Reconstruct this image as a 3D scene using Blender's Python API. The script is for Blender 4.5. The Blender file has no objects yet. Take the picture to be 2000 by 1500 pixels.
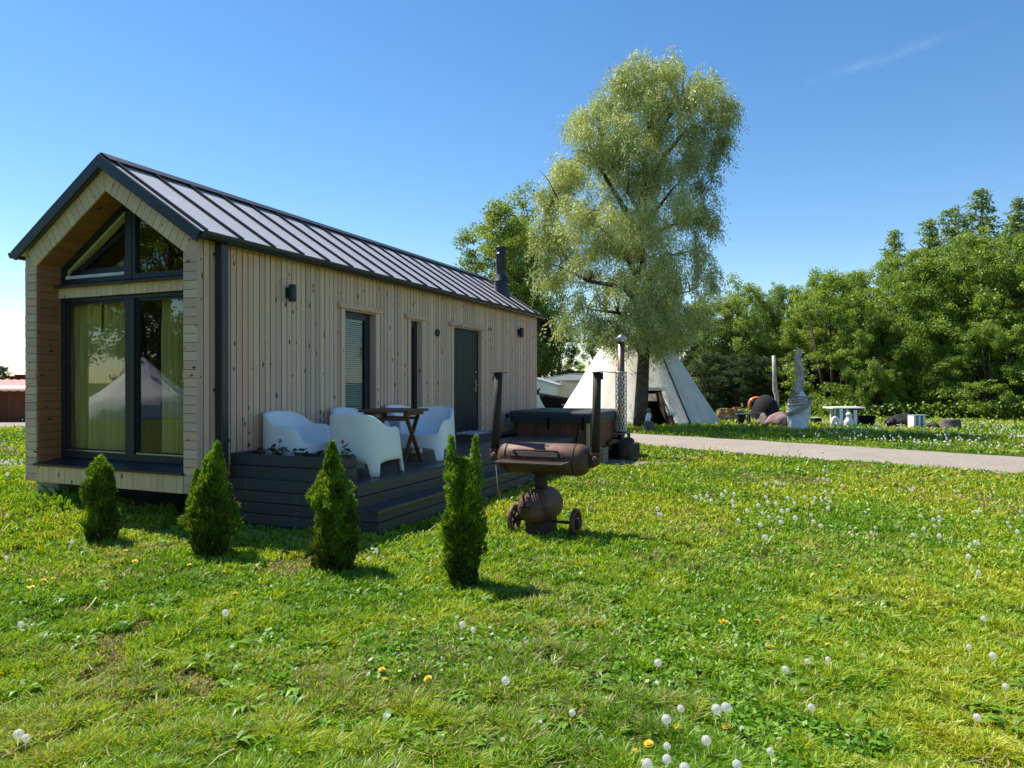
import bpy, bmesh, math, random
import numpy as np
from mathutils import Vector, Matrix
R = math.radians
random.seed(7); RNG = np.random.default_rng(7)
S = bpy.context.scene
# ------------------------------------------------------------------ camera
CAMH = 1.6; FPX = 1376.0; YH = 747.0
cam = bpy.data.objects.new('camera', bpy.data.cameras.new('camera'))
S.collection.objects.link(cam); S.camera = cam
cam.location = (0, 0, CAMH); cam.rotation_euler = (R(90 - 0.13), 0, 0)
cam.data.sensor_fit = 'HORIZONTAL'; cam.data.sensor_width = 36.0; cam.data.lens = 36.0 * FPX / 2000.0
cam.data.clip_start = 0.05; cam.data.clip_end = 3000
# ------------------------------------------------------------------ light
SUN_EL = R(56.0); TO_SUN = Vector((-0.84, 0.54, 0)).normalized()
SUN_AZ = math.atan2(TO_SUN.x, TO_SUN.y)
W = bpy.data.worlds.new('World'); S.world = W; W.use_nodes = True
nt = W.node_tree; nt.nodes.clear()
out = nt.nodes.new('ShaderNodeOutputWorld'); bg = nt.nodes.new('ShaderNodeBackground')
sky = nt.nodes.new('ShaderNodeTexSky'); sky.sky_type = 'NISHITA'; sky.sun_disc = False
sky.sun_elevation = SUN_EL; sky.sun_rotation = SUN_AZ
sky.air_density = 1.0; sky.dust_density = 0.08; sky.ozone_density = 1.6; sky.altitude = 50
bg.inputs['Strength'].default_value = 0.093
# a faint, broken vapour trail high in the sky
tc = nt.nodes.new('ShaderNodeTexCoord')
def _vm(op, a, b=None):
    n = nt.nodes.new('ShaderNodeVectorMath'); n.operation = op
    nt.links.new(a, n.inputs[0])
    if b is not None:
        if hasattr(b, 'links'): nt.links.new(b, n.inputs[1])
        else: n.inputs[1].default_value = b
    return n
def _mm(op, a, b=None, c=None):
    n = nt.nodes.new('ShaderNodeMath'); n.operation = op
    for i, q in enumerate((a, b, c)):
        if q is None: continue
        if hasattr(q, 'links'): nt.links.new(q, n.inputs[i])
        else: n.inputs[i].default_value = q
    return n.outputs[0]
def pix_dir(px, py):
    return Vector(((px - 1000) / FPX, 1, (YH - py) / FPX)).normalized()
d1, d2 = pix_dir(1560, 166), pix_dir(1880, 62)
nrm = d1.cross(d2).normalized(); mid = ((d1 + d2) / 2).normalized(); tan = nrm.cross(mid).normalized()
nz = nt.nodes.new('ShaderNodeTexNoise'); nz.inputs['Scale'].default_value = 38; nz.inputs['Detail'].default_value = 5
nt.links.new(tc.outputs['Generated'], nz.inputs['Vector'])
dist = _vm('DOT_PRODUCT', tc.outputs['Generated'], tuple(nrm)).outputs['Value']
wob = _mm('MULTIPLY_ADD', nz.outputs['Fac'], 0.016, -0.008)
dist = _mm('ABSOLUTE', _mm('ADD', dist, wob))
across = _mm('SUBTRACT', 1.0, _mm('DIVIDE', dist, 0.0075)); across = _mm('MAXIMUM', across, 0.0)
al = _mm('ABSOLUTE', _vm('DOT_PRODUCT', tc.outputs['Generated'], tuple(tan)).outputs['Value'])
along = _mm('MAXIMUM', _mm('SUBTRACT', 1.0, _mm('DIVIDE', al, 0.125)), 0.0)
nz2 = nt.nodes.new('ShaderNodeTexNoise'); nz2.inputs['Scale'].default_value = 16; nt.links.new(tc.outputs['Generated'], nz2.inputs['Vector'])
brk = _mm('MAXIMUM', _mm('MULTIPLY_ADD', nz2.outputs['Fac'], 4.0, -1.7), 0.0)
front = _mm('GREATER_THAN', _vm('DOT_PRODUCT', tc.outputs['Generated'], tuple(mid)).outputs['Value'], 0.5)
mk = _mm('MULTIPLY', _mm('MULTIPLY', across, along), _mm('MULTIPLY', _mm('MINIMUM', brk, 1.0), front))
mx = nt.nodes.new('ShaderNodeMixRGB'); mx.blend_type = 'ADD'
nt.links.new(_mm('MULTIPLY', mk, 0.19), mx.inputs['Fac']); hs = nt.nodes.new('ShaderNodeHueSaturation'); hs.inputs['Saturation'].default_value = 1.26; nt.links.new(sky.outputs[0], hs.inputs['Color']); nt.links.new(hs.outputs[0], mx.inputs[1]); mx.inputs[2].default_value = (3.2, 3.3, 3.4, 1)
nt.links.new(mx.outputs[0], bg.inputs['Color']); nt.links.new(bg.outputs[0], out.inputs[0])
sun = bpy.data.objects.new('sun', bpy.data.lights.new('sun', 'SUN')); S.collection.objects.link(sun)
sun.data.energy = 5.0; sun.data.angle = R(0.53); sun.data.color = (1.0, 0.955, 0.88)
ts = Vector((TO_SUN.x * math.cos(SUN_EL), TO_SUN.y * math.cos(SUN_EL), math.sin(SUN_EL)))
sun.rotation_euler = ts.to_track_quat('Z', 'Y').to_euler(); sun.location = (-20, 13, 35)
S.view_settings.view_transform = 'Standard'; S.view_settings.look = 'None'
S.view_settings.exposure = 0.90; S.view_settings.gamma = 1.0
S.cycles.max_bounces = 8; S.cycles.transparent_max_bounces = 24; S.cycles.diffuse_bounces = 4
S.cycles.caustics_reflective = False; S.cycles.caustics_refractive = False
# ------------------------------------------------------------------ helpers
def tag(o, label=None, cat=None, group=None, kind=None):
    if label: o['label'] = label
    if cat: o['category'] = cat
    if group: o['group'] = group
    if kind: o['kind'] = kind
    return o
def empty(name, loc, rz=0, label=None, cat=None, group=None):
    o = bpy.data.objects.new(name, None); S.collection.objects.link(o)
    o.empty_display_size = 0.2; o.location = loc; o.rotation_euler = (0, 0, rz)
    return tag(o, label, cat, group)
def dup(o, parent=None):
    c = o.copy(); S.collection.objects.link(c)
    if parent is not None: c.parent = parent
    for ch in list(o.children): dup(ch, c)
    return c
class MB:
    def __init__(s): s.v = []; s.f = []; s.m = []; s.b = []; s.sm = []
    def add(s, verts, faces, mi=0, buv=None, smooth=False):
        n = len(s.v); s.v += [tuple(p) for p in verts]
        s.b += buv if buv is not None else [(p[0], p[2], 0.5) for p in verts]
        for f in faces: s.f.append([n + i for i in f]); s.m.append(mi); s.sm.append(smooth)
        return s
    def box(s, x0, x1, y0, y1, z0, z1, mi=0, along=None, rnd=None):
        vs = [(x, y, z) for z in (z0, z1) for y in (y0, y1) for x in (x0, x1)]
        fs = [(0, 2, 3, 1), (4, 5, 7, 6), (0, 1, 5, 4), (1, 3, 7, 5), (3, 2, 6, 7), (2, 0, 4, 6)]
        buv = None
        if along is not None:
            r = random.random() if rnd is None else rnd; o = [i for i in range(3) if i != along]
            buv = [(p[o[0]] + p[o[1]], p[along], r) for p in vs]
        return s.add(vs, fs, mi, buv)
    def obox(s, c, ax, ay, az, mi=0, buv=None):
        c, ax, ay, az = map(Vector, (c, ax, ay, az))
        vs = [c + ax * i + ay * j + az * k for k in (-1, 1) for j in (-1, 1) for i in (-1, 1)]
        return s.add(vs, [(0, 2, 3, 1), (4, 5, 7, 6), (0, 1, 5, 4), (1, 3, 7, 5), (3, 2, 6, 7), (2, 0, 4, 6)], mi, buv)
    def bar(s, p, q, w, h, mi=0, up=(0, 0, 1), rnd=None):
        p, q = Vector(p), Vector(q); d = q - p; L = d.length; d = d / L
        a = d.cross(Vector(up)); a = (a if a.length > 1e-4 else d.cross(Vector((1, 0, 0)))).normalized(); b = a.cross(d).normalized()
        r = random.random() if rnd is None else rnd
        buv = [(j * w / 2 + k * h / 2, i * L / 2, r) for k in (-1, 1) for j in (-1, 1) for i in (-1, 1)]
        return s.obox((p + q) / 2, d * L / 2, a * w / 2, b * h / 2, mi, buv)
    def prism(s, poly, e0, e1, mi=0, buv=None):   # poly: list of 3D pts, extruded from offset e0 to e1
        n = len(poly); e0, e1 = Vector(e0), Vector(e1)
        vs = [Vector(p) + e0 for p in poly] + [Vector(p) + e1 for p in poly]
        fs = [list(range(n))[::-1], list(range(n, 2 * n))] + [(i, (i + 1) % n, n + (i + 1) % n, n + i) for i in range(n)]
        return s.add(vs, fs, mi, buv)
    def ring(s, outer, inner, e0, e1, mi=0):
        n = len(outer); e0, e1 = Vector(e0), Vector(e1)
        vs = [Vector(p) + e for e in (e0, e1) for p in list(outer) + list(inner)]
        fs = []
        for i in range(n):
            j = (i + 1) % n
            fs += [(i, n + i, n + j, j), (2*n + i, 2*n + j, 3*n + j, 3*n + i), (i, j, 2*n + j, 2*n + i), (n + i, 3*n + i, 3*n + j, n + j)]
        return s.add(vs, fs, mi)
    def tube(s, pts, rad, n=8, mi=0, cap=True, smooth=True):
        pts = [Vector(p) for p in pts]; rad = rad if hasattr(rad, '__len__') else [rad] * len(pts)
        vs = []; prev = None
        for i, p in enumerate(pts):
            d = (pts[min(i + 1, len(pts) - 1)] - pts[max(i - 1, 0)]).normalized()
            a = prev - d * prev.dot(d) if prev is not None else d.cross(Vector((0, 0, 1)) if abs(d.z) < .9 else Vector((1, 0, 0)))
            a.normalize(); prev = a; b = d.cross(a)
            vs += [p + (a * math.cos(6.28318 * k / n) + b * math.sin(6.28318 * k / n)) * rad[i] for k in range(n)]
        fs = [(i * n + k, i * n + (k + 1) % n, (i + 1) * n + (k + 1) % n, (i + 1) * n + k) for i in range(len(pts) - 1) for k in range(n)]
        s.add(vs, fs, mi, [(k / n, p[2], .5) for k, p in enumerate(vs)], smooth)
        if cap:
            m = len(s.v) - len(vs); L = (len(pts) - 1) * n
            s.f += [[m + k for k in range(n)][::-1], [m + L + k for k in range(n)]]; s.m += [mi, mi]; s.sm += [False, False]
        return s
    def lathe(s, prof, c=(0, 0, 0), n=24, mi=0, ax=(0, 0, 1), smooth=True, jit=0.0):
        ax = Vector(ax).normalized(); c = Vector(c)
        a = ax.cross(Vector((0, 0, 1)) if abs(ax.z) < .9 else Vector((1, 0, 0))).normalized(); b = ax.cross(a)
        vs = []
        for r, h in prof:
            for k in range(n):
                q = r * (1 + random.uniform(-jit, jit))
                vs.append(c + ax * h + (a * math.cos(6.28318 * k / n) + b * math.sin(6.28318 * k / n)) * q)
        fs = [(i * n + k, i * n + (k + 1) % n, (i + 1) * n + (k + 1) % n, (i + 1) * n + k) for i in range(len(prof) - 1) for k in range(n)]
        return s.add(vs, fs, mi, [((k % n) / n * 3, p[2], .5) for k, p in enumerate(vs)], smooth)
    def build_each(s, name, mats, parent=None, **kw):     # every loose piece becomes an object of its own
        par = list(range(len(s.v)))
        def find(i):
            while par[i] != i: par[i] = par[par[i]]; i = par[i]
            return i
        for f in s.f:
            for j in f[1:]: par[find(j)] = find(f[0])
        grp = {}
        for k, f in enumerate(s.f): grp.setdefault(find(f[0]), []).append(k)
        out_ = []
        for ks in grp.values():
            m = MB(); idx = {}
            for k in ks:
                for j in s.f[k]:
                    if j not in idx: idx[j] = len(m.v); m.v.append(s.v[j]); m.b.append(s.b[j])
                m.f.append([idx[j] for j in s.f[k]]); m.m.append(s.m[k]); m.sm.append(s.sm[k])
            out_.append(m.build(name, mats, parent, **kw))
        return out_
    def build(s, name, mats, parent=None, loc=None, bevel=0, weld=False):
        me = bpy.data.meshes.new(name); me.from_pydata(s.v, [], s.f)
        for m in (mats if isinstance(mats, (list, tuple)) else [mats]): me.materials.append(m)
        me.polygons.foreach_set('material_index', s.m); me.polygons.foreach_set('use_smooth', s.sm)
        at = me.attributes.new('buv', 'FLOAT_VECTOR', 'POINT'); at.data.foreach_set('vector', np.array(s.b, 'f').ravel())
        bm = bmesh.new(); bm.from_mesh(me)
        if weld: bmesh.ops.remove_doubles(bm, verts=bm.verts, dist=1e-5)
        bmesh.ops.recalc_face_normals(bm, faces=bm.faces); bm.to_mesh(me); bm.free()
        o = bpy.data.objects.new(name, me); S.collection.objects.link(o)
        if parent is not None: o.parent = parent
        if loc is not None: o.location = loc
        if bevel:
            b = o.modifiers.new('bevel', 'BEVEL'); b.width = bevel; b.segments = 2; b.limit_method = 'ANGLE'; b.angle_limit = R(40)
        return o
def np_mesh(name, verts, quads, mat, parent=None, col=None, smooth=False, tris=None):
    me = bpy.data.meshes.new(name); nq = len(quads) if quads is not None else 0; ntv = len(tris) if tris is not None else 0
    me.vertices.add(len(verts)); me.vertices.foreach_set('co', np.ascontiguousarray(verts, 'f').ravel())
    li = []
    if nq: li.append(np.ascontiguousarray(quads, 'i').ravel())
    if ntv: li.append(np.ascontiguousarray(tris, 'i').ravel())
    li = np.concatenate(li); me.loops.add(len(li)); me.loops.foreach_set('vertex_index', li)
    tot = np.concatenate([np.full(nq, 4, 'i'), np.full(ntv, 3, 'i')]); st = np.concatenate([[0], np.cumsum(tot)[:-1]]).astype('i')
    me.polygons.add(nq + ntv); me.polygons.foreach_set('loop_start', st); me.polygons.foreach_set('loop_total', tot)
    if smooth: me.polygons.foreach_set('use_smooth', np.ones(nq + ntv, bool))
    if col is not None:
        at = me.attributes.new('col', 'FLOAT_COLOR', 'POINT')
        c4 = np.ones((len(verts), 4), 'f'); c4[:, :3] = col; at.data.foreach_set('color', c4.ravel())
    me.update(calc_edges=True); me.materials.append(mat)
    o = bpy.data.objects.new(name, me); S.collection.objects.link(o)
    if parent is not None: o.parent = parent
    return o
# ------------------------------------------------------------------ materials
class N:
    def __init__(s, name):
        s.m = bpy.data.materials.new(name); s.m.use_nodes = True; s.t = s.m.node_tree; s.t.nodes.clear()
        s.out = s.t.nodes.new('ShaderNodeOutputMaterial')
    def n(s, typ, **kw):
        q = s.t.nodes.new(typ)
        for k, v in kw.items():
            if k in q.inputs: q.inputs[k].default_value = v
            else: setattr(q, k, v)
        return q
    def l(s, a, b): s.t.links.new(a, b)
    def ramp(s, fac, stops):
        r = s.n('ShaderNodeValToRGB'); e = r.color_ramp.elements
        while len(e) < len(stops): e.new(0.5)
        for q, (p, c) in zip(e, stops): q.position = p; q.color = (*c, 1) if len(c) == 3 else c
        s.l(fac, r.inputs[0]); return r.outputs[0]
    def mix(s, fac, a, b, mode='MIX'):
        q = s.n('ShaderNodeMixRGB', blend_type=mode)
        for i, x in enumerate((fac, a, b)):
            if hasattr(x, 'links'): s.l(x, q.inputs[i])
            elif i == 0: q.inputs[0].default_value = x
            else: q.inputs[i].default_value = (*x, 1)
        return q.outputs[0]
    def math(s, op, a, b=None):
        q = s.n('ShaderNodeMath', operation=op)
        for i, x in enumerate((a, b)):
            if x is None: continue
            if hasattr(x, 'links'): s.l(x, q.inputs[i])
            else: q.inputs[i].default_value = x
        return q.outputs[0]
    def noise(s, vec, scale, detail=4, rough=.55):
        q = s.n('ShaderNodeTexNoise', Scale=scale, Detail=detail, Roughness=rough)
        if vec is not None: s.l(vec, q.inputs['Vector'])
        return q.outputs['Fac']
    def mapping(s, vec, scale):
        q = s.n('ShaderNodeMapping'); s.l(vec, q.inputs[0]); q.inputs['Scale'].default_value = scale; return q.outputs[0]
    def bsdf(s, color, rough=.6, metal=0.0, spec=.4, bump=None, bstr=.2, bdist=.01):
        p = s.n('ShaderNodeBsdfPrincipled', Metallic=metal); p.inputs['Specular IOR Level'].default_value = spec
        if hasattr(color, 'links'): s.l(color, p.inputs['Base Color'])
        else: p.inputs['Base Color'].default_value = (*color, 1)
        if hasattr(rough, 'links'): s.l(rough, p.inputs['Roughness'])
        else: p.inputs['Roughness'].default_value = rough
        if bump is not None:
            b = s.n('ShaderNodeBump', Strength=bstr, Distance=bdist); s.l(bump, b.inputs['Height']); s.l(b.outputs[0], p.inputs['Normal'])
        s.l(p.outputs[0], s.out.inputs[0]); return p
def mat_plain(name, c, rough=.6, metal=0, var=.12, scale=8, bump=.1, spec=.4, c2=None):
    k = N(name); co = k.n('ShaderNodeTexCoord').outputs['Object']; f = k.noise(co, scale, 5)
    c2 = c2 or tuple(x * (1 - 2 * var) for x in c)
    col = k.ramp(f, [(.3, c2), (.7, c)]); f2 = k.noise(co, scale * 9, 3)
    k.bsdf(col, k.math('ADD', k.math('MULTIPLY', f2, .2), rough - .1), metal, spec, f2, bump, .004); return k.m
def mat_wood(name, tones, knot=(.05, .03, .02), rough=.75, grain=.35, knots=True, spec=.25):
    k = N(name); a = k.n('ShaderNodeAttribute', attribute_name='buv'); sp = k.n('ShaderNodeSeparateXYZ'); k.l(a.outputs['Vector'], sp.inputs[0])
    cb = k.n('ShaderNodeCombineXYZ'); k.l(sp.outputs[0], cb.inputs[0]); k.l(sp.outputs[1], cb.inputs[1]); k.l(k.math('MULTIPLY', sp.outputs[2], 37.0), cb.inputs[2])
    g = k.noise(k.mapping(cb.outputs[0], (55, 1.6, 3)), 1, 6, .75)
    col = k.ramp(sp.outputs[2], [(i / max(1, len(tones) - 1), t) for i, t in enumerate(tones)])
    col = k.mix(k.math('MULTIPLY', g, grain * 1.6), col, k.mix(1.0, col, (.52, .49, .47), 'MULTIPLY'))
    w = k.noise(cb.outputs[0], 1.3, 3); col = k.mix(k.math('MULTIPLY', w, .45), col, k.mix(1.0, col, (.80, .79, .78), 'MULTIPLY'))
    if knots:
        v = k.n('ShaderNodeTexVoronoi', Scale=1.0); k.l(k.mapping(cb.outputs[0], (13, 6.0, 3)), v.inputs['Vector'])
        sc = k.n('ShaderNodeSeparateColor'); k.l(v.outputs['Color'], sc.inputs[0])
        rad = k.math('MULTIPLY', k.math('MAXIMUM', k.math('SUBTRACT', sc.outputs[0], .30), 0.0), .33)
        kd = k.math('SUBTRACT', rad, v.outputs['Distance'])
        km = k.n('ShaderNodeMapRange'); k.l(kd, km.inputs[0]); km.inputs[1].default_value = -.015; km.inputs[2].default_value = .03
        col = k.mix(k.math('MULTIPLY', km.outputs[0], .88), col, knot)
    k.bsdf(col, rough, 0, spec, g, .25, .003); return k.m
def mat_leaf(name, tint=(1, 1, 1), trans=.35, rough=.5, gloss=.035, warm=(1.25, 1.2, .55)):
    k = N(name); a = k.n('ShaderNodeAttribute', attribute_name='col').outputs['Color']
    col = k.mix(1.0, a, tint, 'MULTIPLY')
    d = k.n('ShaderNodeBsdfDiffuse'); k.l(col, d.inputs[0]); t = k.n('ShaderNodeBsdfTranslucent')
    k.l(k.mix(1.0, col, warm, 'MULTIPLY'), t.inputs[0])
    m = k.n('ShaderNodeMixShader'); m.inputs[0].default_value = trans; k.l(d.outputs[0], m.inputs[1]); k.l(t.outputs[0], m.inputs[2])
    gl = k.n('ShaderNodeBsdfGlossy', Roughness=rough); gl.inputs[0].default_value = (.9, .95, 1, 1)
    m2 = k.n('ShaderNodeMixShader'); m2.inputs[0].default_value = gloss
    k.l(m.outputs[0], m2.inputs[1]); k.l(gl.outputs[0], m2.inputs[2]); k.l(m2.outputs[0], k.out.inputs[0]); return k.m
def mat_glass(name, ior=1.9, tint=(.92, .96, .94)):
    k = N(name); t = k.n('ShaderNodeBsdfTransparent'); t.inputs[0].default_value = (*tint, 1)
    g = k.n('ShaderNodeBsdfGlossy', Roughness=.0); fr = k.n('ShaderNodeFresnel', IOR=ior)
    ge = k.n('ShaderNodeNewGeometry'); fac = k.math('MULTIPLY', fr.outputs[0], k.math('SUBTRACT', 1.0, ge.outputs['Backfacing']))
    m = k.n('ShaderNodeMixShader'); k.l(fac, m.inputs[0]); k.l(t.outputs[0], m.inputs[1]); k.l(g.outputs[0], m.inputs[2]); k.l(m.outputs[0], k.out.inputs[0]); return k.m
M = {}
M['clad'] = mat_wood('weathered_larch', [(.96, .62, .415), (.77, .52, .39), (.98, .67, .44), (.68, .48, .38), (.94, .56, .37), (.88, .62, .48), (.98, .70, .475)], grain=.46)
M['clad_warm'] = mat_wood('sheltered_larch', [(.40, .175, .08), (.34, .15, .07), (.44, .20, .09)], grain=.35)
M['clad_front'] = mat_wood('front_larch', [(.92, .64, .38), (.84, .58, .35), (.94, .68, .41), (.86, .57, .33)], grain=.26)
M['backing'] = mat_plain('backing_board', (.035, .028, .022), .9)
M['dark_metal'] = mat_plain('anthracite_metal', (.022, .025, .032), .38, .0, .1, 3, .02, .5)
M['dark_frame'] = mat_plain('anthracite_frame', (.018, .021, .03), .42, 0, .1, 4, .02, .5)
M['roof'] = mat_plain('roof_sheet', (.50, .47, .475), .42, .25, .06, 1.5, .03, .5)
M['roof_rib'] = mat_plain('roof_rib', (.035, .035, .04), .5, .3, .1, 3, .03)  # roof metal darkened: shade on the ribs' sides put into the colour
M['door'] = mat_plain('door_paint', (.020, .024, .030), .45, 0, .1, 4, .03, .5)
M['steel'] = mat_plain('brushed_steel', (.55, .55, .55), .3, 1, .05)
M['deck'] = mat_wood('deck_boards', [(.062, .062, .068), (.078, .078, .086), (.052, .052, .058)], grain=.3, knots=False, rough=.34, spec=.5)
M['deck_face'] = mat_wood('deck_fascia', [(.085, .078, .072), (.10, .092, .085), (.072, .067, .064)], grain=.5, knots=False, rough=.6, spec=.3)
M['glass'] = mat_glass('window_glass', 2.1); M['glass2'] = mat_glass('small_window_glass', 1.5)
M['interior'] = mat_plain('interior_ply', (.20, .14, .085), .7); M['floor'] = mat_plain('interior_floor', (.16, .095, .05), .5)
def mat_curtain():
    k = N('curtain_cloth'); co = k.n('ShaderNodeTexCoord').outputs['Object']; f = k.noise(k.mapping(co, (1, 9, .6)), 3, 3)
    col = k.ramp(f, [(.3, (.86, .66, .20)), (.7, (.92, .76, .32))])
    d = k.n('ShaderNodeBsdfDiffuse'); t = k.n('ShaderNodeBsdfTranslucent'); k.l(col, d.inputs[0]); k.l(col, t.inputs[0])
    m = k.n('ShaderNodeMixShader'); m.inputs[0].default_value = .45; k.l(d.outputs[0], m.inputs[1]); k.l(t.outputs[0], m.inputs[2]); k.l(m.outputs[0], k.out.inputs[0]); return k.m
M['curtain'] = mat_curtain()
M['jamb'] = mat_plain('pale_jamb', (.62, .55, .30), .6); M['white_trim'] = mat_plain('white_trim', (.75, .75, .74), .5)
M['blind'] = mat_plain('blind_slat', (.40, .47, .40), .6, 0, .08)
M['plastic'] = mat_plain('white_plastic', (.80, .80, .80), .42, 0, .03, 3, .02, .45)
M['table'] = mat_wood('oiled_table', [(.15, .068, .032), (.19, .088, .042), (.12, .055, .028)], grain=.4, rough=.5)
M['soil'] = mat_plain('soil', (.045, .032, .022), .95, 0, .3, 20, .8)
M['concrete'] = mat_plain('concrete_block', (.42, .43, .40), .9, 0, .12, 9, .4)
def mat_rust():
    k = N('rusted_steel'); co = k.n('ShaderNodeTexCoord').outputs['Object']; f = k.noise(co, 6, 6, .65); g = k.noise(co, 42, 4)
    col = k.ramp(f, [(.25, (.055, .026, .018)), (.5, (.12, .062, .043)), (.72, (.22, .13, .095))]); col = k.mix(k.math('MULTIPLY', g, .5), col, (.10, .05, .035))
    k.bsdf(col, .62, .25, .3, g, .35, .004); return k.m
M['rust'] = mat_rust(); M['soot'] = mat_plain('sooty_iron', (.030, .026, .024), .7, .2, .3, 14, .3, .3, (.055, .035, .026))
M['grate'] = mat_plain('grate_steel', (.17, .12, .09), .55, .5, .2, 20)
M['cedar'] = mat_wood('cedar_planks', [(.17, .068, .034), (.22, .09, .045), (.14, .055, .03), (.20, .10, .055)], grain=.4, rough=.6)
M['cream_wood'] = mat_wood('pale_post', [(.58, .49, .29), (.55, .46, .27)], grain=.3, knots=False)
M['old_board'] = mat_wood('old_boards', [(.30, .25, .19), (.35, .29, .21), (.25, .21, .17)], grain=.5)
M['vinyl'] = mat_plain('tub_cover_vinyl', (.045, .047, .055), .5, 0, .15, 3, .15, .4)
M['canvas'] = None
def mat_canvas(name, a, b):
    k = N(name); co = k.n('ShaderNodeTexCoord').outputs['Object']; f = k.noise(k.mapping(co, (1, 1, .35)), 1.7, 6, .6); g = k.noise(co, 30, 3)
    col = k.ramp(f, [(.3, b), (.65, a)]); h = k.noise(k.mapping(co, (1, 1, .5)), 2.2, 4)
    k.bsdf(col, .9, 0, .1, k.mix(.25, h, g), .55, .06); return k.m
M['canvas'] = mat_canvas('tipi_canvas', (.74, .69, .58), (.62, .57, .49)); M['tent'] = mat_canvas('tent_canvas', (.80, .79, .76), (.70, .69, .67))
M['black'] = mat_plain('black_tar', (.007, .007, .008), .8, 0, .2, 6, .1, .1); M['white_wall'] = mat_plain('white_boards', (.88, .88, .87), .7, 0, .06, 3)
M['cream_wall'] = mat_plain('cream_boards', (.82, .77, .62), .7, 0, .08, 3); M['grey_roof'] = mat_plain('grey_roof', (.36, .40, .45), .45, .3, .1, 2)
M['red_roof'] = mat_plain('red_roof', (.45, .20, .16), .55, 0, .1, 3); M['dark_red'] = mat_plain('dark_red_metal', (.20, .025, .022), .5, 0, .12, 4)
M['brown_fence'] = mat_wood('brown_boards', [(.15, .055, .03), (.19, .07, .036), (.12, .045, .026)], grain=.5)
M['bark'] = mat_plain('bark', (.115, .085, .062), .95, 0, .32, 7, 1.0, .15); M['bark_pale'] = mat_plain('pale_bark', (.26, .24, .20), .9, 0, .3, 5, .6, .15)
M['orange'] = mat_plain('orange_ring', (.75, .17, .03), .5, 0, .12, 5); M['blue_paint'] = mat_plain('blue_paint', (.10, .27, .42), .7, 0, .25, 6, .2)
M['teal_paint'] = mat_plain('teal_paint', (.06, .17, .19), .7, 0, .25, 6); M['maroon_paint'] = mat_plain('maroon_paint', (.14, .025, .025), .7, 0, .2, 6)
M['stone'] = mat_plain('fieldstone', (.22, .17, .15), .9, 0, .2, 4, .6); M['rock_dark'] = mat_plain('dark_rock', (.022, .018, .018), .85, 0, .3, 6, .6)
M['stump'] = mat_plain('grey_stump', (.17, .15, .13), .95, 0, .3, 10, .9); M['endgrain'] = mat_wood('log_ends', [(.36, .22, .11), (.42, .27, .14), (.30, .17, .085)], grain=.3)
M['statue'] = mat_plain('whitewashed_stone', (.80, .79, .77), .85, 0, .12, 5, .6); M['driftwood'] = mat_plain('silver_driftwood', (.56, .50, .43), .85, 0, .25, 7, .8)
M['rope'] = mat_plain('rope', (.36, .28, .19), .9, 0, .2, 20, .6)
M['leaf'] = mat_leaf('leaves', (2.15, 1.9, 1.1), trans=.42); M['willow'] = mat_leaf('willow_leaves', (2.35, 2.15, 1.62), trans=.32, gloss=.05, warm=(1.15, 1.12, .65)); M['needle'] = mat_leaf('thuja_sprays', (2.75, 2.45, 1.1), .40, .5, .02); M['grassm'] = mat_leaf('grass_blades', (2.75, 2.33, .75), .40, .45, .025)
M['petal_y'] = mat_plain('dandelion_yellow', (.85, .52, .01), .6, 0, .1, 40); M['stem'] = mat_plain('flower_stem', (.22, .25, .09), .6); M['petal_p'] = mat_plain('geranium_pink', (.55, .02, .10), .6)
def mat_fluff():
    k = N('seed_fluff'); d = k.n('ShaderNodeBsdfDiffuse'); d.inputs[0].default_value = (.82, .81, .78, 1); t = k.n('ShaderNodeBsdfTranslucent'); t.inputs[0].default_value = (.82, .81, .76, 1)
    m = k.n('ShaderNodeMixShader'); m.inputs[0].default_value = .45; k.l(d.outputs[0], m.inputs[1]); k.l(t.outputs[0], m.inputs[2]); k.l(m.outputs[0], k.out.inputs[0]); return k.m
M['fluff'] = mat_fluff()
# ------------------------------------------------------------------ value noise + terrain
_lat = RNG.random((256, 256))
def vnoise(x, y, s, o=0):
    x = np.asarray(x, float) * s + 31.7 * o + 1000; y = np.asarray(y, float) * s + 17.3 * o + 1000
    xi = np.floor(x).astype(int); yi = np.floor(y).astype(int); fx = x - xi; fy = y - yi
    fx = fx * fx * (3 - 2 * fx); fy = fy * fy * (3 - 2 * fy); g = lambda a, b: _lat[a % 256, b % 256]
    return (g(xi, yi) * (1 - fx) + g(xi + 1, yi) * fx) * (1 - fy) + (g(xi, yi + 1) * (1 - fx) + g(xi + 1, yi + 1) * fx) * fy
def fbm(x, y, s, o=0): return .55 * vnoise(x, y, s, o) + .28 * vnoise(x, y, s * 2.1, o + 1) + .17 * vnoise(x, y, s * 4.3, o + 2)
HC = np.array([-3.386, 7.575]); YAW = R(23.05)
HU = np.array([math.sin(YAW), math.cos(YAW)]); HV = np.array([-math.cos(YAW), math.sin(YAW)])
def hloc(x, y):      # world -> house axes (along, across)
    return (x - HC[0]) * HU[0] + (y - HC[1]) * HU[1], (x - HC[0]) * HV[0] + (y - HC[1]) * HV[1]
def hw(X, Y): q = HC + HU * X + HV * Y; return float(q[0]), float(q[1])
def gz(x, y):
    x = np.asarray(x, float); y = np.asarray(y, float)
    d2 = ((x + 6.9) ** 2 + (y - 9.6) ** 2) / 4.6 ** 2
    b = .30 * np.clip(1 - d2, 0, 1) ** 2
    r = np.clip(np.hypot(x, y) / 60 - 1, 0, 30)
    return b + (.035 * (vnoise(x, y, .35, 3) - .5) + .018 * (vnoise(x, y, 1.4, 4) - .5)) * np.clip(1.5 - np.hypot(x, y) / 25, 0, 1)
def at(px, py, z=0.0):
    d = FPX * (CAMH - z) / (py - YH); return (px - 1000) / FPX * d, d
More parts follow.
